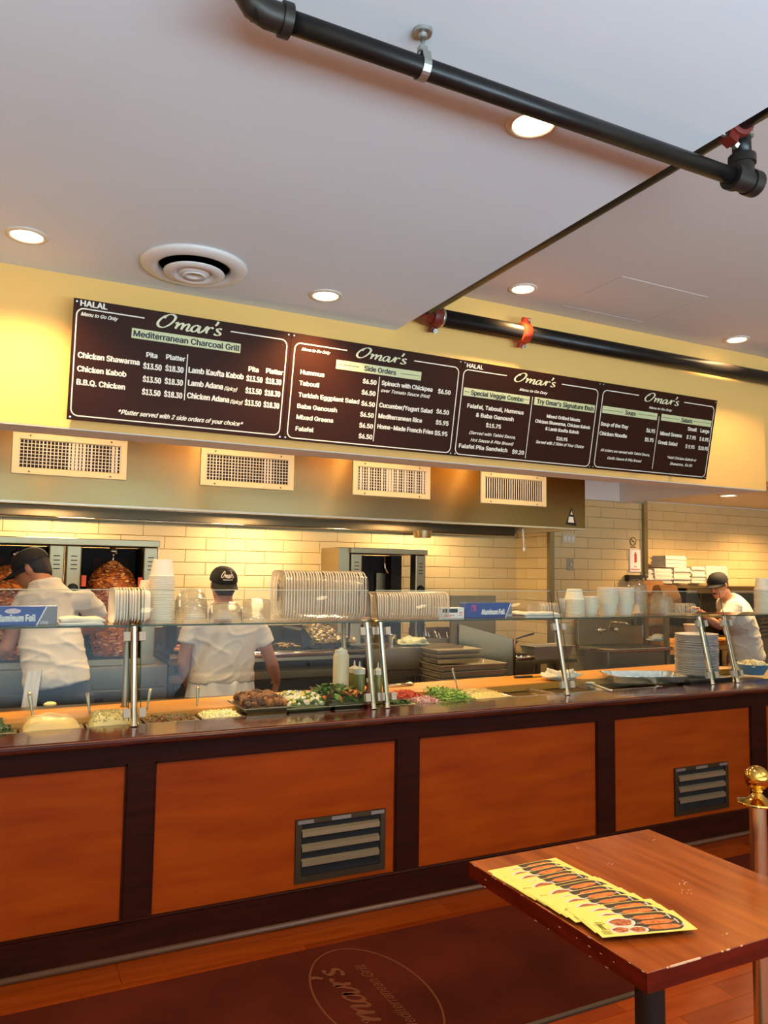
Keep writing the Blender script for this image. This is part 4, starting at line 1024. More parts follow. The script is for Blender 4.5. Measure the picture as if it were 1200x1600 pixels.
bottle(575, 1060, 1105, 3.76, 7, (ketch_m, capw_m), 'small red sauce bottle with white cap by the chrome post', 'red_sauce_bottle', 'small')
g = thing('black_whisk', 'thin black handled utensils standing between paired chrome posts', 'utensil', tuple(oY(600, 1100, 3.75)))
obj('handle', MB().tube([oY(595, 1078, 3.75), oY(600, 1102, 3.70)], .005, 8).tube([oY(601, 1078, 3.78), oY(602, 1102, 3.72)], .005, 8), black_m, g, True)

# aluminium tray
def foil_tray(cx, cy, z, w_, l_, h_, rz, label, tilt=0.):
    g = thing('aluminium_tray', label, 'tray', (cx, cy, z), rz); g.rotation_euler = (tilt, 0, rz); m = MB(); n = 60
    def ringp(a, zz, flute=0.):
        out = []
        for k in range(n):
            th = 2 * PI * k / n; ca, sa = math.cos(th), math.sin(th); e = .28; fl = 1 + flute * (1 if k % 2 else -1)
            out.append((math.copysign(abs(ca) ** e, ca) * (l_ / 2 - a) * fl, math.copysign(abs(sa) ** e, sa) * (w_ / 2 - a) * fl, zz))
        return out
    rings = [ringp(0, h_ - .004), ringp(0, h_), ringp(.008, h_), ringp(.010, h_ - .003, .008), ringp(.028, .002, .008), ringp(.05, 0)]
    vs = [q for r_ in rings for q in r_]; fs = [(i * n + k, i * n + (k + 1) % n, (i + 1) * n + (k + 1) % n, (i + 1) * n + k) for i in range(5) for k in range(n)]
    fs.append(tuple(range(5 * n, 6 * n))); m.add(vs, fs); obj('tray_body', m, foil_m, g, local=True); return g
foil_tray(3.83, 3.83, .915, .30, .52, .05, -.35, 'empty crinkled aluminium tray resting on the pans left of the plates')
# plates
def plate_stack(u, n, z0, label, group):
    x, y = oZ(u, 1062, .92)[0] + .06, 3.83
    R_ = .142
    p = MB().lathe([(0, 0), (R_ * .62, 0), (R_ * .72, .006), (R_, .016), (R_, .018), (R_ * .72, .009), (R_ * .60, .003), (0, .003)], 40)
    o = single('foam_plate', p, mat('white_plate', (226, 220, 216), .4), label, 'plate', group=group, smooth='auto')
    for i in range(n):
        q = o if i == 0 else o.copy()
        if i: COL.objects.link(q)
        if i == n - 1: q['label'] = 'topmost ' + label
        q.location = (x + random.uniform(-.0025, .0025) + .002 * math.sin(i * .4), y + random.uniform(-.002, .002), z0 + i * .0072)
        q.rotation_euler = (random.uniform(-.02, .02), random.uniform(-.02, .02), random.uniform(0, 6))
plate_stack(1104, 38, .930, 'white round plate in the tall stack behind the last chrome posts', 'tall stack of white plates')
single('plate_base_block', MB().box((4.10, 3.68, .884), (4.50, 3.97, .929)), black_m, 'black flat base beneath the plate stack', 'block', (4.3, 3.83, .884), bevel=.003)
x_, y_, z_ = oY(1188, 1055, 3.80)
g = thing('blue_bowl', 'blue bowl with white contents at the far right end of counter', 'bowl', (float(x_), 3.86, .905))
obj('bowl_body', MB().lathe([(0, 0), (.07, 0), (.115, .075), (.118, .075), (.112, .070), (.068, .006), (0, .006)], 28, c=(float(x_), 3.86, .906)), bluebowl, g, 'auto')
g2 = food('white_topping', float(x_) - .09, float(x_) + .09, 3.78, 3.94, .968, .035, (232, 222, 186), [(240, 232, 206), (206, 176, 90)], 'white crumbly food in the blue bowl', 120, .014, seed=31)
x_, y_, z_ = oY(1160, 1050, 3.85)
g = thing('glass_jar', 'small clear ribbed jar left of the blue bowl', 'jar', (float(x_), 3.90, .905))
obj('jar_body', MB().lathe([(0, 0), (.05, 0), (.055, .05), (.055, .078), (.05, .078), (.048, .01), (0, .01)], 24, c=(float(x_), 3.90, .906)), clear2_m, g, 'auto')

# ================================================================== EXHAUST HOOD
HY = 5.2
t = thing('exhaust_hood', 'long brushed stainless exhaust hood above the cooking line', 'exhaust hood', (2.0, HY, 2.01))
obj('front_panel', MB().box((-1.6, HY, 2.012), (4.545, HY + .012, 2.80)), hood_m, t)
obj('bottom_lip', MB().box((-1.6, HY - .004, 2.000), (4.545, HY + .05, 2.012)), chrome_m, t)
obj('end_panel', MB().box((4.505, HY + .012, 2.0), (4.545, 6.19, 2.80)), mat('hood_inside_right', (216, 196, 150), .35), t)
obj('top_panel', MB().box((-1.6, HY + .012, 2.78), (4.5, 6.19, 2.80)), steel_dk, t)
obj('rear_trough', MB().box((-1.6, 6.14, 1.975), (4.48, 6.19, 2.06)), steel_dk, t)
obj('rear_trough_lip', MB().tube([(-1.6, 6.134, 1.978), (4.48, 6.134, 1.978)], .006, 8).tube([(-1.6, 6.134, 2.062), (4.48, 6.134, 2.062)], .004, 8), chrome_m, t, True)
ft = MB()
for k in range(12):
    x0 = -1.5 + k * .5; M_ = Matrix.Translation((x0, 5.98, 2.07)) @ Matrix.Rotation(math.radians(50), 4, 'X')
    ft.box((0, 0, 0), (.49, .02, .55), M_)
    for j in range(10): ft.box((.02 + j * .047, -.012, .02), (.045 + j * .047, 0, .53), M_)
obj('grease_filters', ft, mat('filter_dark', (40, 32, 24), .5, .6), t, kind='stuff')
for (x, y) in HOOD_L:
    lf_ = obj('lamp_fixture', MB().box((x - .16, y - .07, 2.135), (x + .16, y + .07, 2.20)), steel_dk, t)
    obj('lamp_lens', MB().box((x - .15, y - .06, 2.131), (x + .15, y + .06, 2.135)), led_m, lf_)
x_, y_, z_ = oY(660, 835, 5.9)
obj('grease_cup', MB().lathe([(0, z_ - .03), (.075, z_ - .03), (.085, z_ + .03), (0, z_ + .03)], 24, c=(float(x_), 5.9, 0)), steel_m, t, 'auto')
a_, b_ = oY(817, 826, 5.3), oY(819, 858, 5.3)
hk = MB().tube([a_, b_], .006, 8).ell(tuple(b_), .010, .010, .022, 10)
obj('pull_rod', hk, white_p, t, True)
# triangular safety sticker
A_ = lambda u, v: oY(u, v, HY - .001)
st_ = MB(); st_.quadbox([A_(884, 819), A_(901, 822), A_(893, 793)], (0, .0008, 0)); stk = thing('warning_sticker', 'triangular black and white sticker on the right end of hood', 'sticker', tuple(A_(893, 808)))
obj('triangle', st_, ink_m, stk)
s2 = MB(); s2.quadbox([A_(887.5, 816), A_(897, 817), A_(895.5, 808), A_(889, 807)], (0, -.0006, 0)); s2.quadbox([A_(891.2, 804), A_(894.8, 804.5), A_(893.2, 798)], (0, -.0006, 0))
obj('white_mark', s2, white_p, stk)

REG = [(18, 672, 199, 690, 739, 752), (313, 699, 460, 710, 757, 766), (551, 722, 673, 731, 773, 781), (751, 739, 854, 745, 788, 793)]
RL = ['cream air register at the far left of the hood with grid of blades', 'second cream air register from left on the hood', 'third cream air register on the hood, uneven vertical blades', 'rightmost cream air register on the hood, even vertical blades']
for k, (u0, v0, u1, v1, w0, w1) in enumerate(REG):
    a = oY(u0, (v0 + w0) / 2, HY - .01); b = oY(u1, (v1 + w1) / 2, HY - .01); x0, x1 = float(a[0]), float(b[0]); z0, z1 = 2.176, 2.436
    g = thing('air_register', RL[k], 'air register', (x0, HY, z0), 0, 'air registers on the hood'); fw_ = .045; y = HY
    def fr4(inset, y0): return [(x0 + inset, y0, z0 + inset), (x1 - inset, y0, z0 + inset), (x1 - inset, y0, z1 - inset), (x0 + inset, y0, z1 - inset)]
    rings = [fr4(0, y - .001), fr4(.004, y - .012), fr4(fw_ - .006, y - .010), fr4(fw_, y - .002)]
    vs = [q for r_ in rings for q in r_]; m = MB().add(vs, [(i * 4 + j, i * 4 + (j + 1) % 4, i * 4 + 4 + (j + 1) % 4, i * 4 + 4 + j) for i in range(3) for j in range(4)])
    fr_o = obj('frame', m, grille_m, g)
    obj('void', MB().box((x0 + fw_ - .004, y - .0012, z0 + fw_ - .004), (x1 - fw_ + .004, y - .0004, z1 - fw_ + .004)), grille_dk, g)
    bl = MB(); xa, xb = x0 + fw_, x1 - fw_; n = int((xb - xa) / .0215); rnd = random.Random(k + 4)
    for i in range(n + 1):
        x = xa + (xb - xa) * i / n; tw = rnd.uniform(.002, .0035)
        if k == 0 and i in (13, 14, 15, 16, 17, 19, n - 1, n - 2): tw = rnd.uniform(.005, .009)
        if k == 1 and n - 9 < i < n - 5: tw = .006
        if k == 2: tw = rnd.choice([.003, .005, .009, .004])
        if k == 3: tw = .0045
        bl.box((x - tw, y - .0085, z0 + fw_), (x + tw, y - .007, z1 - fw_))
    obj('vertical_blades', bl, mat('register_blades', (206, 200, 186), .35) if k == 0 else MATS['register_blades'], g, kind='stuff')
    if k < 3:
        bh = MB()
        for i in range(1, 8):
            z = z0 + fw_ + (z1 - z0 - 2 * fw_) * i / 8; bh.box((xa, y - .005, z - .0022), (xb, y - .004, z + .0022))
        obj('horizontal_blades', bh, MATS['register_blades'], g, kind='stuff')
    for u in (.15, .85):
        for zz in (z0 + .018, z1 - .018): obj('screw', MB().tube([(x0 + (x1 - x0) * u, y - .013, zz), (x0 + (x1 - x0) * u, y - .010, zz)], .006, 8), steel_dk, fr_o)

# ================================================================== COOKING LINE
def shawarma_machine(x0, x1, Yf, label, cone=None, knobs=(0, 1), z0=.995, z1=1.80, pw_=.095, open_back=False, zp=None):
    g = thing('rotisserie', label, 'rotisserie', ((x0 + x1) / 2, Yf, z0)); dp = .42
    obj('top_cover', MB().box((x0 - .008, Yf - .02, z1 - .045), (x1 + .008, Yf + dp, z1)), steel_m, g, bevel=.004)
    obj('base_pan', MB().box((x0, Yf - (.0 if open_back else .05), z0 - (.028 if open_back else .03)), (x1, Yf + dp, z0 + .012)), steel_m, g, bevel=.004)
    zb = z0 + (.0 if zp is None else zp)
    for i, (a, b) in enumerate(((x0, x0 + pw_), (x1 - pw_, x1))):
        sp_ = obj('side_pillar', MB().box((a, Yf, zb), (b, Yf + .10, z1 - .045)), steel_m, g, bevel=.008)
        s = MB()
        for k in range(4): s.box((a + pw_ * .3, Yf - .001, z1 - .12 - k * .028), (a + pw_ * .72, Yf + .001, z1 - .114 - k * .028))
        obj('vent_slots', s, grille_dk, sp_)
        if i in knobs:
            cx2 = (a + b) / 2; zz = z1 - .33
            obj('knob', MB().lathe([(0.034, 0), (.034, -.010), (.026, -.026), (0, -.028)], 20, c=(cx2, Yf, zz), axis='y').box((cx2 - .005, Yf - .036, zz - .026), (cx2 + .005, Yf - .01, zz + .026)), black_m, sp_, 'auto')
    if open_back:
        obj('heater_box', MB().box((x0 + pw_, Yf + .30, z0), (x0 + pw_ + .16, Yf + dp, z1 - .05)).box((x1 - pw_ - .10, Yf + .25, z0), (x1 - pw_, Yf + dp, z1 - .05)), cavity_m, g)
        obj('heater_back', MB().box((x0 + pw_, Yf + .40, z0 + .25), (x1 - pw_, Yf + dp, z1 - .05)), cavity_m, g)
        obj('reflector_plate', MB().box((x0 + .40, Yf + .36, z0 + .02), (x0 + .56, Yf + .375, z1 - .20)), steel_m, g)
        obj('spit_bracket', MB().tube([((x0 + x1) / 2 + .04, Yf + .18, z1 - .06), ((x0 + x1) / 2 + .05, Yf + .18, z1 - .16), ((x0 + x1) / 2 + .08, Yf + .18, z1 - .20)], .009, 10), chrome_m, g, True)
    else:
        obj('heater_back', MB().box((x0 + .02, Yf + .36, z0), (x1 - .02, Yf + dp, z1 - .05)).box((x0 + .05, Yf + .10, z0), (x0 + pw_, Yf + .36, z1 - .05)).box((x1 - pw_, Yf + .10, z0), (x1 - .05, Yf + .36, z1 - .05)), cavity_m, g)
        br = MB()
        for k in range(3): br.box((x0 + .20 + k * .09, Yf + .345, z0 + .05), (x0 + .26 + k * .09, Yf + .36, z1 - .12))
        obj('burner_bricks', br, mat('burner_brick', (70, 36, 20), .8) if 'burner_brick' not in MATS else MATS['burner_brick'], g)
    return g
def meat_cone(cx, cy, z0, z1, R, label, seed, prof=None):
    g = thing('meat_cone', label, 'meat', (cx, cy, z0)); m = MB(); n = 56; H_ = z1 - z0
    pf = prof or [(.62, 0), (.70, .03), (.78, .15), (.84, .3), (.92, .45), (1.0, .62), (1.0, .72), (.95, .79), (.84, .85), (.62, .91), (.38, .95), (.2, .985), (0, 1.0)]
    P2 = spline(pf, 5); vs = []
    for (rr, h) in P2:
        for k in range(n):
            a = 2 * PI * k / n; q = Vector((math.cos(a) * 3, math.sin(a) * 3, h * 14 + seed)); f_ = 1 + .06 * noise.noise(q) + .09 * noise.noise(q * 2.3) * (abs(math.sin(h * 60)) * .5 + .5)
            vs.append((cx + max(rr, 0) * R * f_ * math.cos(a), cy + max(rr, 0) * R * f_ * math.sin(a), z0 + h * H_ + .006 * noise.noise(q * 3)))
    m.add(vs, [(i * n + k, i * n + (k + 1) % n, (i + 1) * n + (k + 1) % n, (i + 1) * n + k) for i in range(len(P2) - 1) for k in range(n)])
    obj('meat_body', m, M_MEAT, g, True)
    fl_ = MB(); rnd = random.Random(seed)
    for k in range(1500):
        h = rnd.random(); rr = max(.02, np.interp(h, [p[1] for p in pf], [p[0] for p in pf])) * R; a = rnd.uniform(PI * .85, PI * 2.15)
        c_ = Vector((cx + rr * math.cos(a), cy + rr * math.sin(a), z0 + h * H_)); out = Vector((math.cos(a), math.sin(a), .5 if h > .75 else 0)).normalized(); tn = Vector((-math.sin(a), math.cos(a), 0))
        s = rnd.uniform(.008, .024); up = out.cross(tn); th = rnd.uniform(-.5, .5); t2 = (tn * math.cos(th) + up * math.sin(th)); u2 = out.cross(t2)
        fl_.cur = rnd.choice([0, 0, 1, 1, 2, 3]); o2 = out * rnd.uniform(.002, .010)
        p = [c_ - t2 * s, c_ - u2 * s * .32 + o2, c_ + t2 * s * .9 + o2 * .5, c_ + u2 * s * .36 + o2]
        fl_.add(p + [c_ - out * .006], [(0, 1, 2, 3), (0, 4, 1), (1, 4, 2), (2, 4, 3), (3, 4, 0)])
    obj('meat_slices', fl_, meat_fl, g, kind='stuff')
    obj('spit_rod', MB().tube([(cx, cy, z1 - .03), (cx, cy, z1 + .055)], .007, 10), chrome_m, g, True)
    kb = MB(); kb.ell((cx, cy, z1 + .07), .030, .028, .026, 20)
    kb.v = [tuple(Vector(v) + Vector((noise.noise(Vector(v) * 60), noise.noise(Vector(v) * 55 + Vector((9, 9, 9))), noise.noise(Vector(v) * 50))) * .010) for v in kb.v]
    obj('foil_wrapped_knob', kb, foil_m, g, True)
    return g
shawarma_machine(.385, .972, 5.45, 'vertical rotisserie with the tall meat cone behind first cook', knobs=(0, 1))
shawarma_machine(-.235, .375, 5.45, 'vertical rotisserie at the far left, partly hidden by first cook', knobs=())
meat_cone(.692, 5.56, 1.02, 1.655, .155, 'large browned meat cone on spit between first cook and foam trays', 3)
meat_cone(.09, 5.56, 1.02, 1.62, .165, 'layered meat stack on spit at the far left edge', 9, [(.6, 0), (.7, .05), (.78, .15), (.86, .3), (.92, .45), (1.0, .62), (.9, .68), (1.02, .75), (.86, .8), (.96, .86), (.7, .92), (.7, .96), (.3, .99), (0, 1.0)])
for k, (u, v, Y) in enumerate(((131, 908, 5.40), (219, 911, 5.40))):
    a = oY(u, v, Y); m = MB().box((a[0] - .014, Y, a[2] - .035), (a[0] + .014, Y + .012, a[2] + .038))
    single('orange_tab', m, orange_m, ['small orange tab at the left of the tall meat cone', 'small orange tab at the right of the tall meat cone'][k], 'tab', tuple(a))
shawarma_machine(2.50, 3.18, 5.60, 'empty rotisserie with open black cavity standing right of clear containers', knobs=(1,), open_back=True, z0=1.03)
single('side_cabinet', MB().box((2.40, 5.62, 1.04), (2.495, 6.0, 1.80)), steel_m, 'narrow steel cabinet against the left side of empty rotisserie', 'cabinet', (2.45, 5.62, 1.04), bevel=.004)
# stands below the rotisseries
def stand(x0, x1, y0, y1, z1, label, drawers):
    g = thing('steel_stand', label, 'equipment stand', ((x0 + x1) / 2, y0, 0))
    obj('cabinet_body', MB().box((x0, y0, .08), (x1, y1, z1)), steel_m, g, bevel=.004)
    for (a, b, c_, d_) in drawers:
        obj('front_panel', MB().box((a, y0 - .014, c_), (b, y0, d_)), steel_m, g, bevel=.003)
        obj('screw', MB().tube([(b - .05, y0 - .018, c_ + .03), (b - .05, y0 - .012, c_ + .03)], .008, 8), chrome_m, g)
    return g
stand(-.95, .345, 5.36, 6.15, .965, 'steel stand under the far left rotisserie', [(-.30, .33, .82, .955), (-.30, .33, .62, .81)])
g = stand(.355, 1.045, 5.36, 6.15, .965, 'steel stand under the tall meat cone', [(.37, 1.03, .82, .955), (.37, 1.03, .60, .81)])
vt = MB()
for k in range(9): vt.box((.68 + k * .022, 5.344, .70), (.69 + k * .022, 5.346, .735))
vt.box((.55, 5.344, .66), (.64, 5.346, .76)); obj('vent_slots', vt, grille_dk, g)
# grill
t = thing('charcoal_grill', 'long stainless grill line with black cooking top in front of second cook', 'grill', (1.8, 5.35, 0))
obj('grill_body', MB().box((1.06, 5.40, .10), (2.52, 6.15, .99)), steel_dk, t)
obj('front_rail', MB().tube([(1.06, 5.37, 1.005), (2.52, 5.37, 1.005)], .022, 14), chrome_m, t, True)
obj('front_ledge', MB().box((1.06, 5.35, .955), (2.52, 5.41, .982)), steel_m, t, bevel=.003)
obj('dark_slot', MB().box((1.10, 5.385, .90), (2.50, 5.40, .95)), black_m, t)
obj('control_panel', MB().box((1.06, 5.36, .83), (2.52, 5.40, .885)), steel_m, t, bevel=.003)
for k in range(5): obj('control_knob', MB().tube([(1.25 + k * .28, 5.385, .925), (1.25 + k * .28, 5.345, .925)], .022, 12), black_m, t, 'auto')
obj('lower_slot', MB().box((1.10, 5.385, .74), (2.50, 5.40, .82)), black_m, t)
obj('cooking_top', MB().box((1.06, 5.42, .99), (2.52, 6.12, 1.022)), black_m, t)
gr = MB()
for k in range(50): gr.box((1.08 + k * .0285, 5.43, 1.022), (1.086 + k * .0285, 6.10, 1.032))
obj('grate_bars', gr, black_m, t, kind='stuff')
obj('back_guard', MB().box((1.06, 6.10, .99), (2.52, 6.14, 1.16)), steel_dk, t)
obj('smoke_stack_box', MB().box((1.075, 5.60, 1.03), (1.15, 5.75, 1.25)), black_m, t)
def pile(x0, x1, y0, y1, z, n, s, cols, name, label, seed, h=.05):
    rnd = random.Random(seed); m = MB(); ms = [fm(c, .5) for c in cols]
    for k in range(n):
        m.cur = rnd.randrange(len(cols)); u, v = rnd.random(), rnd.random(); sz = s * rnd.uniform(.6, 1.2)
        e = (1 - abs(2 * u - 1)) * (1 - abs(2 * v - 1))
        R_ = Matrix.Rotation(rnd.uniform(0, 6), 3, 'Z') @ Matrix.Rotation(rnd.uniform(-.6, .6), 3, 'X')
        m.ell((x0 + (x1 - x0) * u, y0 + (y1 - y0) * v, z + sz * .3 + e * h * rnd.random()), sz, sz * .55, sz * .4, 8, R_)
    return single(name, m, ms, label, 'food', ((x0 + x1) / 2, (y0 + y1) / 2, z), smooth=True, kind='stuff')
pile(1.13, 1.36, 5.48, 5.70, 1.035, 60, .032, [(166, 92, 44), (196, 124, 66), (110, 52, 24), (214, 156, 96)], 'grilled_chicken_pieces', 'pieces of browned chicken grilling left of second cook', 4)
pile(1.92, 2.10, 5.50, 5.78, 1.035, 70, .018, [(120, 96, 50), (90, 62, 32), (150, 120, 66)], 'grilled_kebab', 'flat patch of browned kebab on grill right of second cook', 5, .015)
# foil lined tray on raised dark rack
g = thing('foil_lined_tray', 'foil lined tray of pale food on dark rack beside empty rotisserie', 'tray', (2.25, 5.6, 1.05))
fx0, fx1 = float(oY(505, 0, 5.6)[0]), float(oY(568, 0, 5.6)[0])
obj('rack', MB().box((fx0 - .04, 5.48, 1.032), (min(fx1 + .04, 2.39), 5.90, 1.045)).quadbox([(fx0 - .10, 5.9, 1.04), (fx0 - .12, 5.9, 1.16), (fx0 - .10, 5.9, 1.18), (fx0 - .02, 5.9, 1.04)], (0, -.42, 0)), black_m, g)
M_ = Matrix.Translation((fx0, 5.50, 1.045)) @ Matrix.Rotation(math.radians(24), 4, 'X'); fw2 = fx1 - fx0
tr = MB(); nx = 22
vs = [tuple(M_ @ Vector((fw2 * i / nx, .40 * j / nx, .018 * (1 if i in (0, nx) or j in (0, nx) else 0) + .012 * noise.noise(Vector((i * .7, j * .7, 1)))))) for j in range(nx + 1) for i in range(nx + 1)]
tr.add(vs, [(j * (nx + 1) + i, j * (nx + 1) + i + 1, (j + 1) * (nx + 1) + i + 1, (j + 1) * (nx + 1) + i) for j in range(nx) for i in range(nx)])
obj('foil_liner', tr, foil_m, g, True)
fd = MB(); rnd = random.Random(3)
for k in range(230):
    p = M_ @ Vector((fw2 * rnd.uniform(.10, .90), rnd.uniform(.04, .36), .02)); s = rnd.uniform(.008, .017); fd.cur = rnd.choice([0, 0, 1, 2]); fd.ell(tuple(p), s, s * .6, s * .5, 6, Matrix.Rotation(rnd.uniform(0, 3), 3, 'Z'))
obj('pale_food', fd, [fm((226, 206, 156)), fm((196, 168, 110)), fm((140, 110, 70))], g, True, kind='stuff')

# prep station right of the grill
g = thing('steel_station', 'stainless station below the empty rotisserie with stepped front', 'equipment stand', (2.95, 5.3, 0))
x0, x1 = 2.53, 3.38
obj('upper_front', MB().box((x0, 5.30, .86), (x1, 5.60, 1.028)), steel_m, g, bevel=.004)
obj('lower_front', MB().box((x0 + .02, 5.33, .10), (x1 - .02, 5.62, .855)), steel_m, g, bevel=.004)
obj('deck', MB().box((x0, 5.602, .95), (x1 + .3, 6.1, 1.0)), steel_dk, g)
lv = MB()
for (a, b, c_, d_) in ((.30, .53, .745, .80), (.64, .76, .745, .80)):
    for k in range(8): lv.box((x0 + a + (b - a) * k / 8, 5.327, c_), (x0 + a + (b - a) * (k + .6) / 8, 5.331, d_))
obj('vent_slots', lv, steel_dk, g); obj('dark_bin', MB().box((x0 + .05, 5.30, .66), (x0 + .16, 5.33, .82)), black_m, g)
crumple(tuple(oY(645, 1010, 5.45) + np.array([0, 0, .002])), .13, .09, .06, 'crumpled pale green towel on station below empty rotisserie', 6, fm((222, 220, 176), .9))
g = thing('metal_pot', 'small steel pot on the station behind the pale towel', 'pot', (2.72, 5.7, 1.03))
px_ = oY(612, 1000, 5.6)
obj('pot_body', MB().lathe([(0, 0), (.04, 0), (.045, .075), (.042, .075), (.037, .005), (0, .005)], 20, c=(float(px_[0]), 5.6, 1.029)), chrome_m, g, 'auto')
# utensils in a bin
for k, (u0, v0, u1, v1) in enumerate(((663, 975, 666, 1002), (668, 987, 671, 1003), (679, 985, 684, 1006), (685, 988, 689, 1008), (698, 987, 704, 1022), (703, 987, 707, 1022))):
    a, b = oY(u0, v0, 5.70), oY(u1, v1 - 8, 5.70)
    g = thing('utensil', 'steel utensil handle standing upright in the bin behind the stacked trays', 'utensil', tuple(b), 0, 'utensils in the steel bin')
    obj('handle', MB().tube([a, b, b + (b - a) * .6], [(.009, .004), (.007, .004), (.006, .004)], 8), chrome_m, g, True)
a = oY(657, 960, 5.4); b = oY(657, 1000, 5.4)
g = thing('hanging_spatula', 'dark oval paddle at the right of the empty rotisserie', 'utensil', tuple(b)); obj('paddle', MB().ell(tuple((a + b) / 2), .035, .012, .10, 16), black_m, g, True)
ux0, ux1 = float(oY(660, 0, 5.45)[0]), float(oY(727, 0, 5.45)[0])
ux0, ux1 = float(oY(660, 0, 5.7)[0]), float(oY(727, 0, 5.7)[0])
g = thing('utensil_bin', 'grey steel bin holding upright utensils', 'bin', (ux0, 5.65, 1.002))
obj('bin_back', MB().box((ux0, 5.80, 1.002), (ux1 + .05, 5.82, 1.14)), steel_m, g); obj('bin_front', MB().box((ux0, 5.62, 1.002), (ux1 - .1, 5.64, 1.06)), steel_m, g)
obj('bin_floor', MB().box((ux0, 5.64, 1.002), (ux1 + .05, 5.80, 1.012)), steel_dk, g)
# stacked sheet pans
def sheet_pan(x0, x1, y0, y1, z, h, label, grp):
    g = thing('sheet_pan', label, 'tray', ((x0 + x1) / 2, y0, z), 0, grp); m = MB()
    def rect(a, zz): return [(x0 + a, y0 + a, zz), (x1 - a, y0 + a, zz), (x1 - a, y1 - a, zz), (x0 + a, y1 - a, zz)]
    rings = [rect(.02, z), rect(0, z + h - .004), rect(-.006, z + h - .004), rect(-.006, z + h), rect(.004, z + h), rect(.026, z + h * .35)]
    vs = [q for rr in rings for q in rr]; fs = [(i * 4 + k, i * 4 + (k + 1) % 4, i * 4 + 4 + (k + 1) % 4, i * 4 + 4 + k) for i in range(5) for k in range(4)] + [(3, 2, 1, 0), (20, 21, 22, 23)]
    m.add(vs, fs); obj('pan_body', m, tray_m, g, bevel=.003); return g
st_x0 = float(oY(695, 0, 5.0)[0]); st_x1 = float(oY(788, 0, 5.0)[0])
for k in range(3): sheet_pan(st_x0, st_x1 + .02, 4.98, 5.30, .770 + k * .050, .048, 'steel sheet pan in lower wide stack behind cutting board', 'lower wide sheet pans')
for k in range(3): sheet_pan(st_x0 + .02, st_x1 - .16, 5.06, 5.32, .920 + k * .036, .034, 'steel sheet pan in upper narrow stack behind cutting board', 'upper narrow sheet pans')
single('low_worktable', MB().box((2.95, 4.96, .70), (3.86, 5.29, .768)).box((2.97, 4.98, 0), (3.0, 5.0, .7)).box((3.80, 4.98, 0), (3.83, 5.0, .7)), steel_dk, 'low steel table carrying the stacked sheet pans', 'table', (3.4, 5.1, 0))
sp0, sp1 = float(oY(731, 0, 5.45)[0]), float(oY(804, 0, 5.30)[0])
g = thing('splash_guard', 'tall stainless splash guard panel right of the stacked pans', 'splash guard', (sp1, 5.35, .7))
obj('rear_panel', MB().box((sp0 - .05, 5.58, .75), (sp1 + .01, 5.60, 1.42)), steel_m, g)
obj('side_panel', MB().quadbox([(sp0 + .02, 5.56, .68), (sp1, 5.31, .68), (sp1, 5.31, 1.065), (sp0 + .02, 5.56, 1.18)], (.012, .01, 0)), steel_m, g)
obj('edge_post', MB().box((sp1 - .004, 5.30, .0), (sp1 + .016, 5.32, 1.07)), chrome_m, g)
# range with frying pan and deep pan
rgx = float(oY(829, 0, 5.45)[0]) - .05
g = thing('low_range', 'low steel range cabinet right of splash guard', 'range', (4.1, 5.3, 0))
obj('range_body', MB().box((sp1 + .03, 5.36, .1), (rgx, 5.95, .90)), steel_dk, g, bevel=.004)
obj('front_panel', MB().box((sp1 + .03, 5.33, .55), (rgx, 5.36, .88)), steel_m, g, bevel=.004)
obj('bull_nose', MB().tube([(sp1 + .05, 5.345, .905), (rgx, 5.345, .905)], .018, 12), chrome_m, g, True)
obj('dark_label', MB().box((sp1 + .05, 5.327, .78), (sp1 + .22, 5.33, .83)), steel_dk, g)
obj('burner_grate', MB().box((sp1 + .05, 5.42, .90), (rgx - .02, 5.85, .925)), black_m, g)
g = thing('frying_pan', 'dark frying pan with its handle raised right of splash guard', 'frying pan', (3.98, 5.6, .93))
a, b = Vector(oY(802, 1000, 5.5)), Vector(oY(834, 990, 5.45))
obj('pan_body', MB().lathe([(0, 0), (.08, 0), (.11, .04), (.105, .04), (.078, .006), (0, .006)], 24, c=(a.x - .08, 5.5, a.z - .045)), steel_dk, g, 'auto')
obj('handle', MB().tube([a, (a + b) / 2 + Vector((0, 0, .004)), b], [.006, .007, .009], 10), black_m, g, True)
dp0, dp1 = float(oY(829, 0, 5.45)[0]), float(oY(886, 0, 5.45)[0]); dz = float(oY(850, 1030, 5.45)[2])
g = thing('deep_steel_pan', 'deep steel pan sitting in front of the steel corner post', 'food pan', ((dp0 + dp1) / 2, 5.45, dz)); m = MB()
def rct(a, zz): return [(dp0 + a, 5.40 + a, zz), (dp1 - a, 5.40 + a, zz), (dp1 - a, 5.62 - a, zz), (dp0 + a, 5.62 - a, zz)]
rings = [rct(.03, dz), rct(.004, dz + .11), rct(-.008, dz + .11), rct(-.008, dz + .118), rct(.01, dz + .118), rct(.035, dz + .02)]
m.add([q for rr in rings for q in rr], [(i * 4 + k, i * 4 + (k + 1) % 4, i * 4 + 4 + (k + 1) % 4, i * 4 + 4 + k) for i in range(5) for k in range(4)] + [(3, 2, 1, 0), (20, 21, 22, 23)])
obj('pan_body', m, tray_m, g, bevel=.003)
single('pan_trestle', MB().box((dp0 - .02, 5.38, dz - .03), (dp1 + .02, 5.60, dz - .002)).box((dp0 + .06, 5.45, 0), (dp0 + .10, 5.49, dz - .03)).box((dp1 - .16, 5.45, 0), (dp1 - .12, 5.49, dz - .03)), steel_m, 'narrow steel table carrying the deep pan', 'table', ((dp0 + dp1) / 2, 5.5, 0))

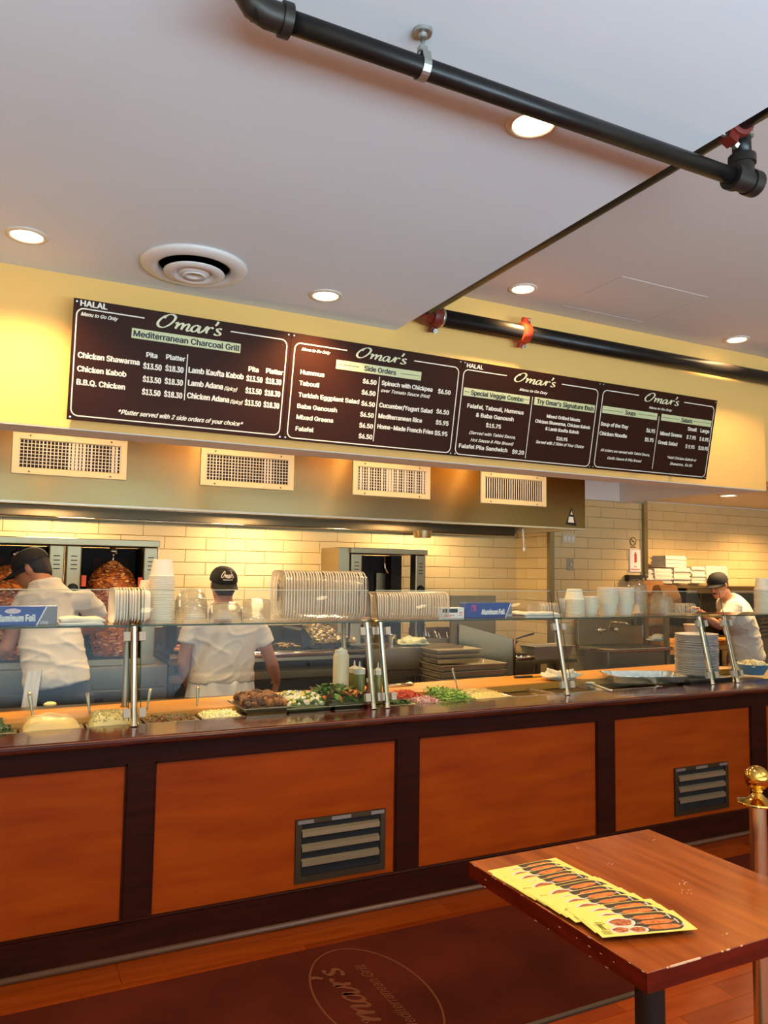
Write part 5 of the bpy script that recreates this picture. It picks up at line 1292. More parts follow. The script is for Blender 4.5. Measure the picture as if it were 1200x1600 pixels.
# hand sink
g = thing('hand_sink', 'stainless wall sink with high backsplash and chrome faucet', 'sink', (5.1, 5.66, .95))
sx0, sx1 = 4.80, 5.60
obj('backsplash', MB().box((sx0, 5.60, .96), (sx1, 5.655, 1.205)).box((sx0, 5.58, 1.195), (sx1, 5.655, 1.21)), steel_m, g, bevel=.004)
bs = MB(); y0, y1 = 5.22, 5.60
bs.quadbox([(sx0, y1, .96), (sx0, y0 + .10, .96), (sx0 + .10, y0, .96), (sx1, y0, .96), (sx1, y1, .96)], (0, 0, -.03))
obj('rim', bs, chrome_m, g, bevel=.008)
obj('basin', MB().box((sx0 + .06, y0 + .06, .66), (sx1 - .04, y1, .935)), steel_m, g, bevel=.02)
obj('basin_void', MB().box((sx0 + .1, y0 + .08, .959), (sx1 - .08, y1 - .04, .9615)), steel_dk, g)
fz = 1.10; fx = 5.12
fc = MB().tube([(fx - .10, 5.58, fz), (fx + .10, 5.58, fz)], .012, 12).tube([(fx, 5.58, fz), (fx, 5.54, fz), (fx, 5.52, fz + .05), (fx, 5.50, fz + .075), (fx + .07, 5.40, fz + .075), (fx + .09, 5.38, fz + .05)], .010, 12)
fc_o = obj('faucet', fc, chrome_m, g, True)
for s_ in (-1, 1):
    obj('tap_handle', MB().tube([(fx + s_ * .10, 5.60, fz), (fx + s_ * .10, 5.54, fz)], .018, 12).tube([(fx + s_ * .10, 5.54, fz + .03), (fx + s_ * .10, 5.54, fz - .03)], .007, 8), chrome_m, fc_o, True)
x_, y_, z_ = oY(992, 972, 5.62)
obj('soap_dispenser', MB().box((sx1 - .14, 5.56, 1.13), (sx1 - .02, 5.655, 1.24)), steel_dk, g, bevel=.02)
# wall signs and plates on the side wall (y = 5.693 tile face)
WYF = 5.690
def plate(u0, v0, u1, v1, m_, name, label, cat, y=WYF, th=.006):
    a, b = oY(u0, v0, y), oY(u1, v1, y)
    g = thing(name, label, cat, (float(a[0]), y, float(b[2])))
    obj('plate', MB().box((a[0], y - th, b[2]), (b[0], y, a[2])), m_, g, bevel=.002)
    return g, float(a[0]), float(b[0]), float(b[2]), float(a[2]), y - th
g, x0, x1, z0, z1, y = plate(878, 833, 899, 850, grille_m, 'switch_plate', 'cream triple switch plate high on the dim tiled wall', 'switch')
for k in range(3): obj('switch_rocker', MB().box((x0 + .02 + k * .046, y - .004, z0 + .03), (x0 + .046 + k * .046, y, z1 - .03)), white_p, g)
g, x0, x1, z0, z1, y = plate(886, 873, 896, 891, switch_m, 'switch_plate', 'small steel switch plate below the cream triple plate', 'switch')
obj('switch_toggle', MB().box(((x0 + x1) / 2 - .006, y - .010, (z0 + z1) / 2 - .01), ((x0 + x1) / 2 + .006, y, (z0 + z1) / 2 + .01)), white_p, g)
g, x0, x1, z0, z1, y = plate(983, 858, 1001, 894, white_p, 'extinguisher_sign', 'white sign with red extinguisher symbol by the steel trim', 'sign')
xm_ = (x0 + x1) / 2; h_ = z1 - z0
sm = MB().box((xm_ - .012, y - .001, z0 + h_ * .42), (xm_ + .018, y, z0 + h_ * .80)).box((xm_ - .004, y - .001, z0 + h_ * .80), (xm_ + .010, y, z0 + h_ * .88))
add_text(sm, 'Fire', (xm_ - .015, y - .001, z0 + h_ * .20), (1, 0, 0), (0, 0, 1), .032, .016, 0, .01); add_text(sm, 'Extinguisher', (x0 + .012, y - .001, z0 + h_ * .08), (1, 0, 0), (0, 0, 1), x1 - x0 - .024, .018, 0, .01)
ribbon(sm, [(x0 + .006, y - .001, z0 + .006), (x1 - .006, y - .001, z0 + .006), (x1 - .006, y - .001, z1 - .006), (x0 + .006, y - .001, z1 - .006)], .002, True)
obj('red_symbol', sm, mat('sign_red', (196, 40, 40), .5), g)
c_ = oY(989, 846, WYF); g = thing('no_smoking_sign', 'small round no smoking sign above the extinguisher sign', 'sign', tuple(c_))
nm = MB(); ring = [(c_[0] + .038 * math.cos(2 * PI * k / 28), WYF - .002, c_[2] + .038 * math.sin(2 * PI * k / 28)) for k in range(28)]
ribbon(nm, ring, .008, True); ribbon(nm, [(c_[0] - .027, WYF - .002, c_[2] + .027), (c_[0] + .027, WYF - .002, c_[2] - .027)], .006)
nm.box((c_[0] - .02, WYF - .002, c_[2] - .004), (c_[0] + .018, WYF - .001, c_[2] + .004)); nm.box((c_[0] - .035, WYF - .002, c_[2] - .06), (c_[0] + .035, WYF - .001, c_[2] - .052))
obj('symbol', nm, ink_m, g); obj('disc', MB().lathe([(0, 0), (.036, 0), (.036, .001), (0, .001)], 28, c=(c_[0], WYF - .001, c_[2]), axis='y'), MATS['glazed_cream_tile'], g)
g, x0, x1, z0, z1, y = plate(976, 898, 1002, 908, black_m, 'wall_dispenser', 'black wall dispenser under the extinguisher sign', 'dispenser', th=.06)
obj('roll_end', MB().tube([(x1 - .03, y - .002, z0 + .02), (x1 - .03, y + .03, z0 + .02)], .014, 12), zinc_m, g)
g, x0, x1, z0, z1, y = plate(979, 968, 1005, 996, white_p, 'hand_washing_notice', 'white printed notice on the wall above the sink end', 'notice')
nt_ = MB()
for k, (fr, w_) in enumerate(((.86, .7), (.76, .6), (.66, .9), (.52, .8), (.42, .9), (.32, .85), (.22, .8), (.12, .6))): nt_.box((x0 + .02, y - .001, z0 + (z1 - z0) * fr), (x0 + .02 + (x1 - x0 - .04) * w_, y, z0 + (z1 - z0) * fr + .006))
obj('small_print', nt_, steel_dk, g)

# ================================================================== BACK ROOM
sz = 1.515
t = thing('wall_shelf', 'long steel shelf in the back room carrying stacked cartons', 'shelf', (6.8, 5.75, sz))
obj('shelf_board', MB().box((5.80, 5.55, sz - .02), (8.3, 5.98, sz)), steel_m, t)
obj('oven_body', MB().box((6.28, 5.68, 1.10), (7.9, 5.98, sz - .03)), black_m, t)
obj('oven_trim', MB().box((6.28, 5.66, sz - .075), (7.9, 5.68, sz - .025)), steel_m, t)
for x in (6.45, 6.90, 7.4): obj('oven_divider', MB().box((x, 5.655, 1.12), (x + .02, 5.68, sz - .075)), steel_dk, t)
def lay(u0, u1, v_top, v_bot, Y, n, label, grp, seed=0):
    rnd = random.Random(seed); x0, x1 = float(oY(u0, 900, Y)[0]), float(oY(u1, 900, Y)[0]); zt, zb = float(oY(u0, v_top, Y)[2]), float(oY(u0, v_bot, Y)[2])
    zb = max(zb, sz + .001) if v_bot > 905 else zb; hh = (zt - zb) / n; proto = None
    for k in range(n):
        if proto is None:
            m = MB().box((0, 0, 0), (x1 - x0 - .006, .20, hh * .45)).box((.008, .008, hh * .45), (x1 - x0 - .014, .192, hh * .97)).box((-.003, -.003, hh * .40), (x1 - x0 - .003, .203, hh * .5))
            proto = single('white_takeout_box', m, [MATS.get('box_white') or mat('box_white', (200, 194, 180), .6)], label, 'box', group=grp); o = proto
        else: o = proto.copy(); COL.objects.link(o)
        if k == n - 1: o['label'] = 'topmost ' + label
        o.location = (x0 + rnd.uniform(-.006, .006), Y + rnd.uniform(-.008, .008), zb + k * hh)
lay(1023, 1052, 888, 911, 5.66, 4, 'white takeout box in left stack on back room shelf', 'left stack of takeout boxes', 1)
lay(1053, 1080, 887, 911, 5.66, 4, 'white takeout box in second stack on back room shelf', 'second stack of takeout boxes', 2)
lay(1081, 1103, 885, 911, 5.66, 5, 'white takeout box in third stack on back room shelf', 'third stack of takeout boxes', 3)
lay(1104, 1138, 884, 911, 5.70, 4, 'white takeout box in stack behind the third cook', 'takeout boxes behind third cook', 4)
lay(1041, 1074, 868, 886, 5.68, 3, 'white takeout box on top of the shelf stacks', 'topmost takeout boxes', 5)
lay(1010, 1022, 890, 911, 5.66, 4, 'beige takeout box beside the steel trim', 'takeout boxes by the steel trim', 6)
# paper bags
def bag(u0, u1, v0, v1, Y, dpt, label, lean=0.):
    x0, x1 = float(oY(u0, 920, Y)[0]), float(oY(u1, 920, Y)[0]); zt, zb = float(oY(u0, v0, Y)[2]), float(oY(u0, v1, Y)[2]); m = MB(); n = 10; vs = []
    for j in range(n + 1):
        f_ = j / n; z = zb + (zt - zb) * f_; pin = 1 - .55 * max(0, f_ - .55) / .45
        for (sx_, sy_) in ((0, -1), (.5, -1), (1, -1), (1, 0), (1, 1), (.5, 1), (0, 1), (0, 0)):
            q = Vector((x0 + (x1 - x0) * sx_ + lean * f_, Y + dpt / 2 + sy_ * dpt / 2 * pin, z)); w_ = noise.noise(q * 14) * .014
            vs.append(q + Vector((w_, w_, w_ * .5)))
    m.add(vs, [(j * 8 + k, j * 8 + (k + 1) % 8, (j + 1) * 8 + (k + 1) % 8, (j + 1) * 8 + k) for j in range(n) for k in range(8)] + [tuple(range(8))[::-1], tuple(range(n * 8, n * 8 + 8))])
    g = thing('paper_bag', label, 'paper bag', ((x0 + x1) / 2, Y, zb)); obj('bag_body', m, paper_m, g)
    obj('folded_top', MB().box((x0 + lean, Y + dpt * .3, zt - .03), (x1 + lean, Y + dpt * .62, zt + .005)), paper_m, g, bevel=.004); return g
bag(1040, 1066, 915, 953, 5.05, .16, 'brown paper bag held by the cook at right', -.03)
bag(1012, 1042, 908, 945, 5.35, .18, 'crumpled brown paper bag beside the steel trim', .0)
single('bag_rest', MB().box((5.60, 5.30, .0), (5.64, 5.34, 1.34)).box((5.45, 5.24, 1.335), (5.85, 5.56, 1.35)), steel_m, 'narrow steel ledge under the paper bags', 'ledge', (5.7, 5.3, 0))
# back counter with wood top
lxc = float(oY(1164, 0, 5.42)[0]) - .01
t = thing('back_counter', 'back room counter with wooden top edge and steel front', 'counter', (6.6, 5.3, 0))
bz = float(oY(1060, 1003, 5.45)[2])
obj('counter_top', MB().box((5.78, 5.45, bz - .05), (lxc, 5.98, bz)), wood_m, t, bevel=.004)
obj('counter_front', MB().box((5.80, 5.50, 0), (lxc - .01, 5.98, bz - .05)), steel_m, t)
for x in (6.05, 6.55): obj('counter_door', MB().box((x, 5.485, .2), (x + .45, 5.50, bz - .10)), steel_m, t, bevel=.004)
obj('back_wall_panel', MB().box((5.80, 5.93, bz), (lxc, 5.985, 1.09)), steel_dk, t)
crumple(tuple(oY(1028, 1002, 5.40)), .10, .06, .05, 'crumpled white towel left on the sink counter', 12)
single('sink_side_table', MB().box((5.61, 5.30, bz - .10), (5.98, 5.49, bz - .03)), wood_m, 'small wooden table between sink and back counter', 'table', (5.8, 5.4, bz - .1))
g = thing('louvred_cooler', 'dark louvred cooler panel behind the cook at right', 'cooler', (7.5, 5.4, .0))
lx0 = float(oY(1164, 0, 5.42)[0])
lz = float(oY(1180, 998, 5.42)[2])
obj('cooler_body', MB().box((lx0, 5.44, lz), (8.4, 5.93, 1.09)), black_m, g)
lb_ = MB()
for k in range(9):
    M_ = Matrix.Translation((lx0, 5.42, lz + .03 + k * .040)) @ Matrix.Rotation(-.05, 4, 'Y'); lb_.box((0, 0, 0), (1.1, .02, .014), M_)
obj('louvre_blades', lb_, steel_dk, g, kind='stuff')
x_, y_, z_ = oY(1112, 986, 5.2)
g = thing('white_tub', 'small white tub behind the plate stack', 'tub', (float(x_), 5.3, 1.0)); obj('tub_body', MB().lathe([(0, 0), (.07, 0), (.085, .09), (.09, .09), (.09, .10), (0, .10)], 24, c=(float(x_), 5.42, float(z_) - .05)), foam_m, g, 'auto')
single('tub_stand', MB().box((float(x_) - .12, 5.32, 0), (float(x_) + .12, 5.52, float(z_) - .052)), steel_dk, 'steel stand under the small white tub', 'stand', (float(x_), 5.42, 0))

# ================================================================== PEOPLE
def fuse(name, mb, m, voxel, sm=6, wr=None, parent=None, label=None):
    """overlapping closed shapes fused into one continuous skin"""
    me = mb.mesh(name, m); o = bpy.data.objects.new(name, me); COL.objects.link(o)
    rm = o.modifiers.new('r', 'REMESH'); rm.mode = 'VOXEL'; rm.voxel_size = voxel
    s = o.modifiers.new('s', 'SMOOTH'); s.iterations = sm; s.factor = .5
    dg = bpy.context.evaluated_depsgraph_get(); dg.update()
    new = bpy.data.meshes.new_from_object(o.evaluated_get(dg)); new.name = name
    bpy.data.objects.remove(o)
    if wr:
        co = np.empty(len(new.vertices) * 3); new.vertices.foreach_get('co', co); co = co.reshape(-1, 3)
        nr = np.empty(len(new.vertices) * 3); new.vertices.foreach_get('normal', nr); nr = nr.reshape(-1, 3)
        dsp = np.array([wr(Vector(c)) for c in co]); co += nr * dsp[:, None]; new.vertices.foreach_set('co', co.ravel())
    off = WL[parent.name] if parent else (0, 0, 0)
    new.transform(Matrix.Translation([-a for a in off]))
    new.polygons.foreach_set('use_smooth', [True] * len(new.polygons)); new.materials.clear(); new.materials.append(m)
    o = bpy.data.objects.new(name, new); COL.objects.link(o)
    if parent: o.parent = parent; WL[o.name] = off
    if label: o['label'] = label
    return o
def frame(F, U):
    F = Vector(F).normalized(); U = Vector(U); Rt = F.cross(U).normalized(); U = Rt.cross(F).normalized(); return Rt, F, U
def hand(mb, wr, dirv, palm_n, side):
    """palm, four fingers, thumb; dirv wrist->fingers, palm_n palm normal, side +1/-1 thumb side"""
    D = Vector(dirv).normalized(); N_ = Vector(palm_n); N_ = (N_ - D * N_.dot(D)).normalized(); S = D.cross(N_).normalized() * side; W_ = Vector(wr)
    mb.loft([(W_ - D * .01, S, N_, .026, .018), (W_ + D * .03, S, N_, .036, .016), (W_ + D * .08, S, N_, .040, .013), (W_ + D * .092, S, N_, .036, .010)], 14, 2.6)
    for k, (off, ln) in enumerate(((.029, .070), (.010, .080), (-.010, .075), (-.028, .058))):
        a = W_ + D * .080 + S * off; b = a + D * ln * .48 + N_ * .004; c = b + (D * .75 + N_ * .65).normalized() * ln * .32; e = c + (D * .4 + N_ * .9).normalized() * ln * .24
        mb.tube([a, b, c, e], [.0092, .0085, .0078, .006], 8)
    a = W_ + D * .02 + S * .030; b = a + (D * .5 + S * .75).normalized() * .035; c = b + (D * .85 + S * .3 + N_ * .4).normalized() * .030; mb.tube([a, b, c], [.013, .011, .008], 8)
def head_geo(mb, H, Rt, F, U, s=1.):
    M_ = Matrix((Rt, F, U)).transposed(); q = lambda x, y, z: H + (Rt * x + F * y + U * z) * s
    mb.loft([(q(0, .02, -.118), Rt, F, .030 * s, .030 * s), (q(0, .022, -.10), Rt, F, .046 * s, .060 * s), (q(0, .010, -.075), Rt, F, .060 * s, .080 * s), (q(0, .002, -.03), Rt, F, .070 * s, .094 * s),
             (q(0, 0, .02), Rt, F, .075 * s, .098 * s), (q(0, -.004, .06), Rt, F, .073 * s, .094 * s), (q(0, -.008, .095), Rt, F, .056 * s, .072 * s), (q(0, -.010, .113), Rt, F, .025 * s, .035 * s)], 24, 2.1)
    mb.loft([(q(0, .088, .015), Rt, F, .008 * s, .010 * s), (q(0, .100, -.012), Rt, F, .012 * s, .016 * s), (q(0, .108, -.030), Rt, F, .017 * s, .016 * s), (q(0, .094, -.042), Rt, F, .012 * s, .012 * s)], 10)   # nose
    mb.ell(tuple(q(0, .086, .026)), .050 * s, .012 * s, .009 * s, 12, M_)         # brow
    mb.ell(tuple(q(0, .088, -.060)), .026 * s, .011 * s, .006 * s, 12, M_); mb.ell(tuple(q(0, .086, -.071)), .022 * s, .010 * s, .006 * s, 12, M_)
    mb.ell(tuple(q(0, .072, -.098)), .026 * s, .020 * s, .016 * s, 12, M_)         # chin
    for e in (-1, 1):
        mb.ell(tuple(q(e * .078, -.008, -.004)), .009 * s, .020 * s, .032 * s, 12, M_)
def person(name, label, J, F, headF, headU, cap_dir, shirt_kw, foot_z=0., cap_tilt=0., voxel=.0072):
    V = {k: Vector(v) for k, v in J.items()}
    base = Vector((V['hip'].x, V['hip'].y, foot_z)); t = thing(name, label, 'person', tuple(base))
    up = (V['neck'] - V['hip']).normalized(); Rt = (V['shR'] - V['shL']); Rt = (Rt - up * Rt.dot(up)).normalized(); Fd = up.cross(Rt).normalized()
    sw = (V['shR'] - V['shL']).length / 2; b = MB(); k_ = shirt_kw.get('girth', 1.)
    P = lambda f_: V['hip'].lerp(V['neck'], f_) + Fd * shirt_kw.get('curve', 0.) * math.sin(PI * f_) * -1
    T = [(P(-.12), .150, .105), (P(0), .165, .115), (P(.2), .155, .108), (P(.45), .158, .112), (P(.68), sw * .86, .118), (P(.86), sw * .92, .100), (P(.95), sw * .55, .075), (P(1.02), .062, .062)]
    b.loft([(c, Rt, Fd, rx * (k_ if rx > .1 else 1), ry * k_) for c, rx, ry in T], 24, 2.3)
    b.tube([V['neck'] - up * .03, V['neck'].lerp(V['head'], .45), V['head'] - Vector(headU).normalized() * .05], [.062, .056, .056], 16)
    hR, hF, hU = frame(headF, headU); head_geo(b, V['head'], hR, hF, hU)
    for s, sd in (('L', -1), ('R', 1)):
        sh, el, wr = V['sh' + s], V['el' + s], V['wr' + s]
        b.tube([sh - Rt * sd * .03, sh, sh.lerp(el, .35), sh.lerp(el, .8), el, el.lerp(wr, .25), el.lerp(wr, .7), wr], [.05, .056, .052, .043, .041, .043, .033, .026], 14)
        hd = V.get('hd' + s, (wr - el).normalized()); hand(b, wr, hd, V.get('pn' + s, Vector((0, 0, -1))), sd if shirt_kw.get('thumb_in', 1) else -sd)
        hp = P(0) + Rt * sd * .09; kn = Vector((hp.x, hp.y, foot_z + .48)) + Fd * .02; an = Vector((hp.x + Rt.x * sd * .02, hp.y + Rt.y * sd * .02, foot_z + .09)); Fh = Vector((Fd.x, Fd.y, 0)).normalized()
        b.tube([hp + Vector((0, 0, -.02)), hp.lerp(kn, .4), kn, kn.lerp(an, .3), an], [.092, .082, .058, .056, .042], 16)
        b.loft([(an + Vector((0, 0, -.06)) - Fh * .05, Vector((Fh.y, -Fh.x, 0)), Vector((0, 0, 1)), .03, .03), (an + Vector((0, 0, -.055)), Vector((Fh.y, -Fh.x, 0)), Vector((0, 0, 1)), .042, .036), (an + Vector((0, 0, -.065)) + Fh * .14, Vector((Fh.y, -Fh.x, 0)), Vector((0, 0, 1)), .045, .022), (an + Vector((0, 0, -.07)) + Fh * .18, Vector((Fh.y, -Fh.x, 0)), Vector((0, 0, 1)), .03, .014)], 12)
    fuse('body', b, skin_m, voxel, 4, None, t)
    # trousers
    tr_ = MB(); tr_.loft([(P(-.14), Rt, Fd, .175 * k_, .128 * k_), (P(0), Rt, Fd, .182 * k_, .132 * k_), (P(.12), Rt, Fd, .172 * k_, .125 * k_)], 24, 2.3)
    for sd in (-1, 1):
        hp = P(0) + Rt * sd * .09; kn = Vector((hp.x, hp.y, foot_z + .48)) + Fd * .02; an = Vector((hp.x + Rt.x * sd * .02, hp.y + Rt.y * sd * .02, foot_z + .10))
        tr_.tube([hp + Vector((0, 0, -.02)), hp.lerp(kn, .4), kn, kn.lerp(an, .4), an], [.108, .098, .078, .074, .066], 18)
    fuse('trousers', tr_, pants_m, .011, 4, lambda c: .006 * noise.noise(c * 9), t)
    sh_ = MB()
    for sd in (-1, 1):
        hp = P(0) + Rt * sd * .09; an = Vector((hp.x + Rt.x * sd * .02, hp.y + Rt.y * sd * .02, foot_z)); Fh = Vector((Fd.x, Fd.y, 0)).normalized(); sR = Vector((Fh.y, -Fh.x, 0)); z = Vector((0, 0, 1))
        sh_.loft([(an + z * .045 - Fh * .085, sR, z, .030, .035), (an + z * .055 - Fh * .02, sR, z, .052, .055), (an + z * .04 + Fh * .10, sR, z, .054, .038), (an + z * .032 + Fh * .19, sR, z, .046, .030), (an + z * .028 + Fh * .225, sR, z, .020, .018)], 16, 2.5)
    obj('shoes', sh_, shoe_m, t, True)
    # shirt
    st = MB(); hem = shirt_kw.get('hem', -.05); fl_ = shirt_kw.get('flare', 1.)
    S = [(P(hem), .190 * fl_, .140 * fl_), (P(hem + .10), .192 * fl_, .142), (P(.22), .186, .138), (P(.45), .188, .142), (P(.68), sw * .98, .142), (P(.86), sw * 1.02, .122), (P(.95), sw * .66, .092), (P(1.0), .082, .080)]
    st.loft([(c, Rt, Fd, rx * (k_ if rx > .1 else 1), ry * k_) for c, rx, ry in S], 28, 2.4)
    cu = shirt_kw.get('cuff', .62)
    for s, sd in (('L', -1), ('R', 1)):
        sh, el = V['sh' + s], V['el' + s]
        st.tube([sh - Rt * sd * .05, sh, sh.lerp(el, cu * .5), sh.lerp(el, cu)], [.066, .074, .071, .074], 20)
    an_ = shirt_kw.get('fold', (1, 1))
    def wr(c):
        q = (c - base); s1 = q.x * an_[0]; lo = max(0., min(1., (q.z - .35) * 1.2)); a = noise.noise(Vector((s1 * 5, q.y * 5, q.z * 6)))
        r1 = 1 - abs(noise.noise(Vector((s1 * 4 + q.z * 9 * an_[1], q.y * 4, q.z * 5 - s1 * 4)))); r2 = 1 - abs(noise.noise(Vector((s1 * 7 - q.z * 6, q.y * 6, 3 + q.z * 9 * an_[1] + s1 * 3))))
        return .004 * a + .007 * (r1 ** 9 - .25) + .0045 * (r2 ** 10 - .25)
    fuse('shirt', st, shirt_m, .0085, 3, wr, t)
    co = MB(); co.tube([V['neck'] - up * .035, V['neck'] + up * .012], [(.078, .078), (.068, .068)], 20, caps=False); obj('collar', co, shirt_m, t, True)
    # hair, cap, eyes
    q = lambda x, y, z: V['head'] + hR * x + hF * y + hU * z
    hr = MB(); hr.loft([(q(0, -.052, -.075), hR, hF, .046, .040), (q(0, -.040, -.045), hR, hF, .064, .062), (q(0, -.028, 0), hR, hF, .076, .078), (q(0, -.016, .05), hR, hF, .079, .092), (q(0, -.01, .09), hR, hF, .064, .08)], 22, 2.1)
    obj('hair', hr, hair_m, t, True)
    cF = Vector(cap_dir); cR, cF, cU = frame(cF, Vector(headU) + cF * cap_tilt)
    c = V['head'] + cU * .042; M_ = Matrix((cR, cF, cU)).transposed(); cp_ = MB(); n = 28; vs = []; fs = []
    for i in range(9):
        th = PI / 2 * i / 8; rr, zz = math.cos(th) ** .8, math.sin(th) * .092
        for k in range(n):
            a = 2 * PI * k / n; vs.append(c + M_ @ Vector((rr * .090 * math.cos(a), rr * .110 * math.sin(a) - .006, zz - .012)))
    for i in range(8):
        for k in range(n): fs.append((i * n + k, i * n + (k + 1) % n, (i + 1) * n + (k + 1) % n, (i + 1) * n + k))
    cp_.add(vs, fs); cap_o = obj('cap', cp_, cap_m, t, True)
    br_ = MB(); n = 18; vs = []
    for j in (0, 1):
        for i in range(5):
            for k in range(n + 1):
                a = PI * k / n; r0 = 1 + i * .18; x = .080 * math.cos(a) * (1 + i * .01); y = .094 * math.sin(a) * (1 if i == 0 else 1) + i * .020 * math.sin(a) ** .6 if math.sin(a) > 0 else 0
                vs.append(c + M_ @ Vector((x, y, -.010 - .010 * (math.cos(a) ** 2) * (i / 2) - i * .004 - j * .004)))
    W_ = n + 1; fs = []
    for i in range(4):
        for k in range(n):
            a = i * W_ + k; fs.append((a, a + 1, a + W_ + 1, a + W_)); a += 5 * W_; fs.append((a, a + W_, a + W_ + 1, a + 1))
    for k in range(n): a = 4 * W_ + k; fs.append((a, a + 1, a + 5 * W_ + 1, a + 5 * W_))
    br_.add(vs, fs); obj('cap_brim', br_, cap_m, cap_o, True)
    ey = MB(); ir = MB()
    for e in (-1, 1): ey.ell(tuple(q(e * .031, .083, .004)), .012, .009, .007, 10); ir.ell(tuple(q(e * .031, .0905, .003)), .005, .003, .005, 8)
    eo = obj('eyes', ey, eye_m, t, True); obj('irises', ir, ink_m, eo, True)
    bw = MB()
    for e in (-1, 1): bw.tube([q(e * .012, .097, .024), q(e * .032, .096, .030), q(e * .052, .084, .024)], [.003, .004, .002], 8)
    obj('eyebrows', bw, hair_m, t, True)
    return t, dict(cap=cap_o, P=P, Rt=Rt, Fd=Fd, up=up, V=V, hR=hR, hF=hF, hU=hU, c=c, cR=cR, cF=cF, cU=cU, M=M_)
def pt(u, v, Y): return Vector(oY(u, v, Y))

# cook at the grill, seen from behind
Yb = 4.98
t, D = person('person', 'cook in white shirt with cap turned backwards, seen from behind at the grill', dict(
    hip=pt(345, 1078, Yb), neck=pt(350, 944, Yb), head=pt(349, 914, Yb + .02), shL=pt(303, 972, Yb), shR=pt(399, 972, Yb),
    elL=pt(286, 1035, Yb - .02), wrL=pt(299, 1085, Yb + .12), elR=pt(424, 1035, Yb), wrR=pt(433, 1066, Yb + .12),
    hdL=(.15, .6, -.8), hdR=(-.05, .5, -.85), pnL=(1, 0, 0), pnR=(-1, 0, 0)),
    (0, 1, 0), (0.03, 1, -.10), (0, 0, 1), (0.0, -1, -.25), dict(girth=1.12, hem=.10, cuff=.55, fold=(1, .8)), cap_tilt=-.1)
P, Rt, Fd, V = D['P'], D['Rt'], D['Fd'], D['V']
ap = MB(); ap.loft([(P(-.62), Rt, Fd, .245, .20), (P(-.35), Rt, Fd, .235, .185), (P(-.1), Rt, Fd, .222, .168), (P(.08), Rt, Fd, .208, .158), (P(.13), Rt, Fd, .203, .155)], 40, 2.3)
fuse('apron', ap, apron_m, .010, 2, lambda c: .010 * noise.noise(Vector((c.x * 22, c.y * 22, c.z * 3))) + .005 * noise.noise(c * 12), t)
lgm = MB(); cU, cR, cF, c = D['cU'], D['cR'], D['cF'], D['c']
# embroidered words on the cap dome, wrapped by small steps
tmp = MB(); add_script(tmp, Vector((-.047, 0, .0)), (1, 0, 0), (0, 0, 1), .094, .034, .10)
add_text(tmp, 'Mediterranean Grill', Vector((-.032, 0, -.016)), (1, 0, 0), (0, 0, 1), .066, .009, .3, .02)
vs = []
for x, y, z in tmp.v:
    a = x / .090; zz = .030 + z; th = math.asin(min(.98, (zz + .012) / .092)); rr = math.cos(th) ** .8
    loc = D['M'] @ Vector((-math.sin(a) * (rr * .090 + .0016), math.cos(a) * (rr * .110 + .0016) - .006, zz)); vs.append(c + loc)
tmp.v = [tuple(v) for v in vs]; obj('cap_lettering', tmp, print_m, D['cap'])

# cook slicing at the left, back turned, bending
Yb = 4.86
t, D = person('person', 'cook in white shirt bending left towards the meat stack, seen from behind', dict(
    hip=pt(92, 1082, Yb - .02), neck=pt(70, 908, Yb + .04), head=pt(50, 889, Yb + .10), shL=pt(42, 938, Yb + .06), shR=pt(132, 938, Yb - .02),
    elL=pt(10, 1012, Yb + .02), wrL=pt(-34, 1040, Yb + .16), elR=pt(162, 974, Yb + .20), wrR=pt(120, 990, Yb + .42),
    hdL=(-.7, .6, -.1), pnL=(.3, .2, -1), hdR=(-.6, .7, .1), pnR=(0, 0, -1)),
    (0, 1, 0), (-.88, .42, -.42), (-.36, .12, 1), (-.88, .36, -.50), dict(girth=.93, hem=.06, cuff=.56, curve=.03, fold=(.7, 1.2)), cap_tilt=.15)
P, Rt, Fd, V = D['P'], D['Rt'], D['Fd'], D['V']
ap = MB(); a0 = pt(42, 1050, Yb - .10); a1 = pt(66, 1046, Yb - .17); b0 = pt(24, 1160, Yb - .12); b1 = pt(47, 1160, Yb - .19)
nz = 12; vs = []
for j in range(nz + 1):
    for i in range(9):
        q = (a0.lerp(b0, j / nz)).lerp(a1.lerp(b1, j / nz), i / 8); vs.append(q + Vector((0, -.012 * math.sin(i * 2.1 + j * .3), 0)))
nv = len(vs); vs += [v + Vector((.002, .010, 0)) for v in vs]
ap.add(vs, [(j * 9 + i, j * 9 + i + 1, j * 9 + 10 + i, j * 9 + 9 + i) for j in range(nz) for i in range(8)] + [(nv + j * 9 + i, nv + j * 9 + 9 + i, nv + j * 9 + 10 + i, nv + j * 9 + i + 1) for j in range(nz) for i in range(8)]
       + [(j * 9, j * 9 + 9, nv + j * 9 + 9, nv + j * 9) for j in range(nz)] + [(j * 9 + 8, nv + j * 9 + 8, nv + j * 9 + 17, j * 9 + 17) for j in range(nz)])
obj('apron', ap, apron_m, t, True)
kw = V['wrL'] + Vector((-.09, .06, 0))
kn_ = thing('carving_knife', 'carving knife in the left hand of the bending cook', 'knife', tuple(kw))
obj('handle', MB().tube([kw + Vector((.05, -.03, -.01)), kw + Vector((-.06, .03, .0))], .012, 10), black_m, kn_, True)
obj('blade', MB().quadbox([kw + Vector((-.06, .03, -.015)), kw + Vector((-.26, .13, -.01)), kw + Vector((-.25, .13, .008)), kw + Vector((-.06, .03, .018))], (0.001, .002, 0)), chrome_m, kn_)

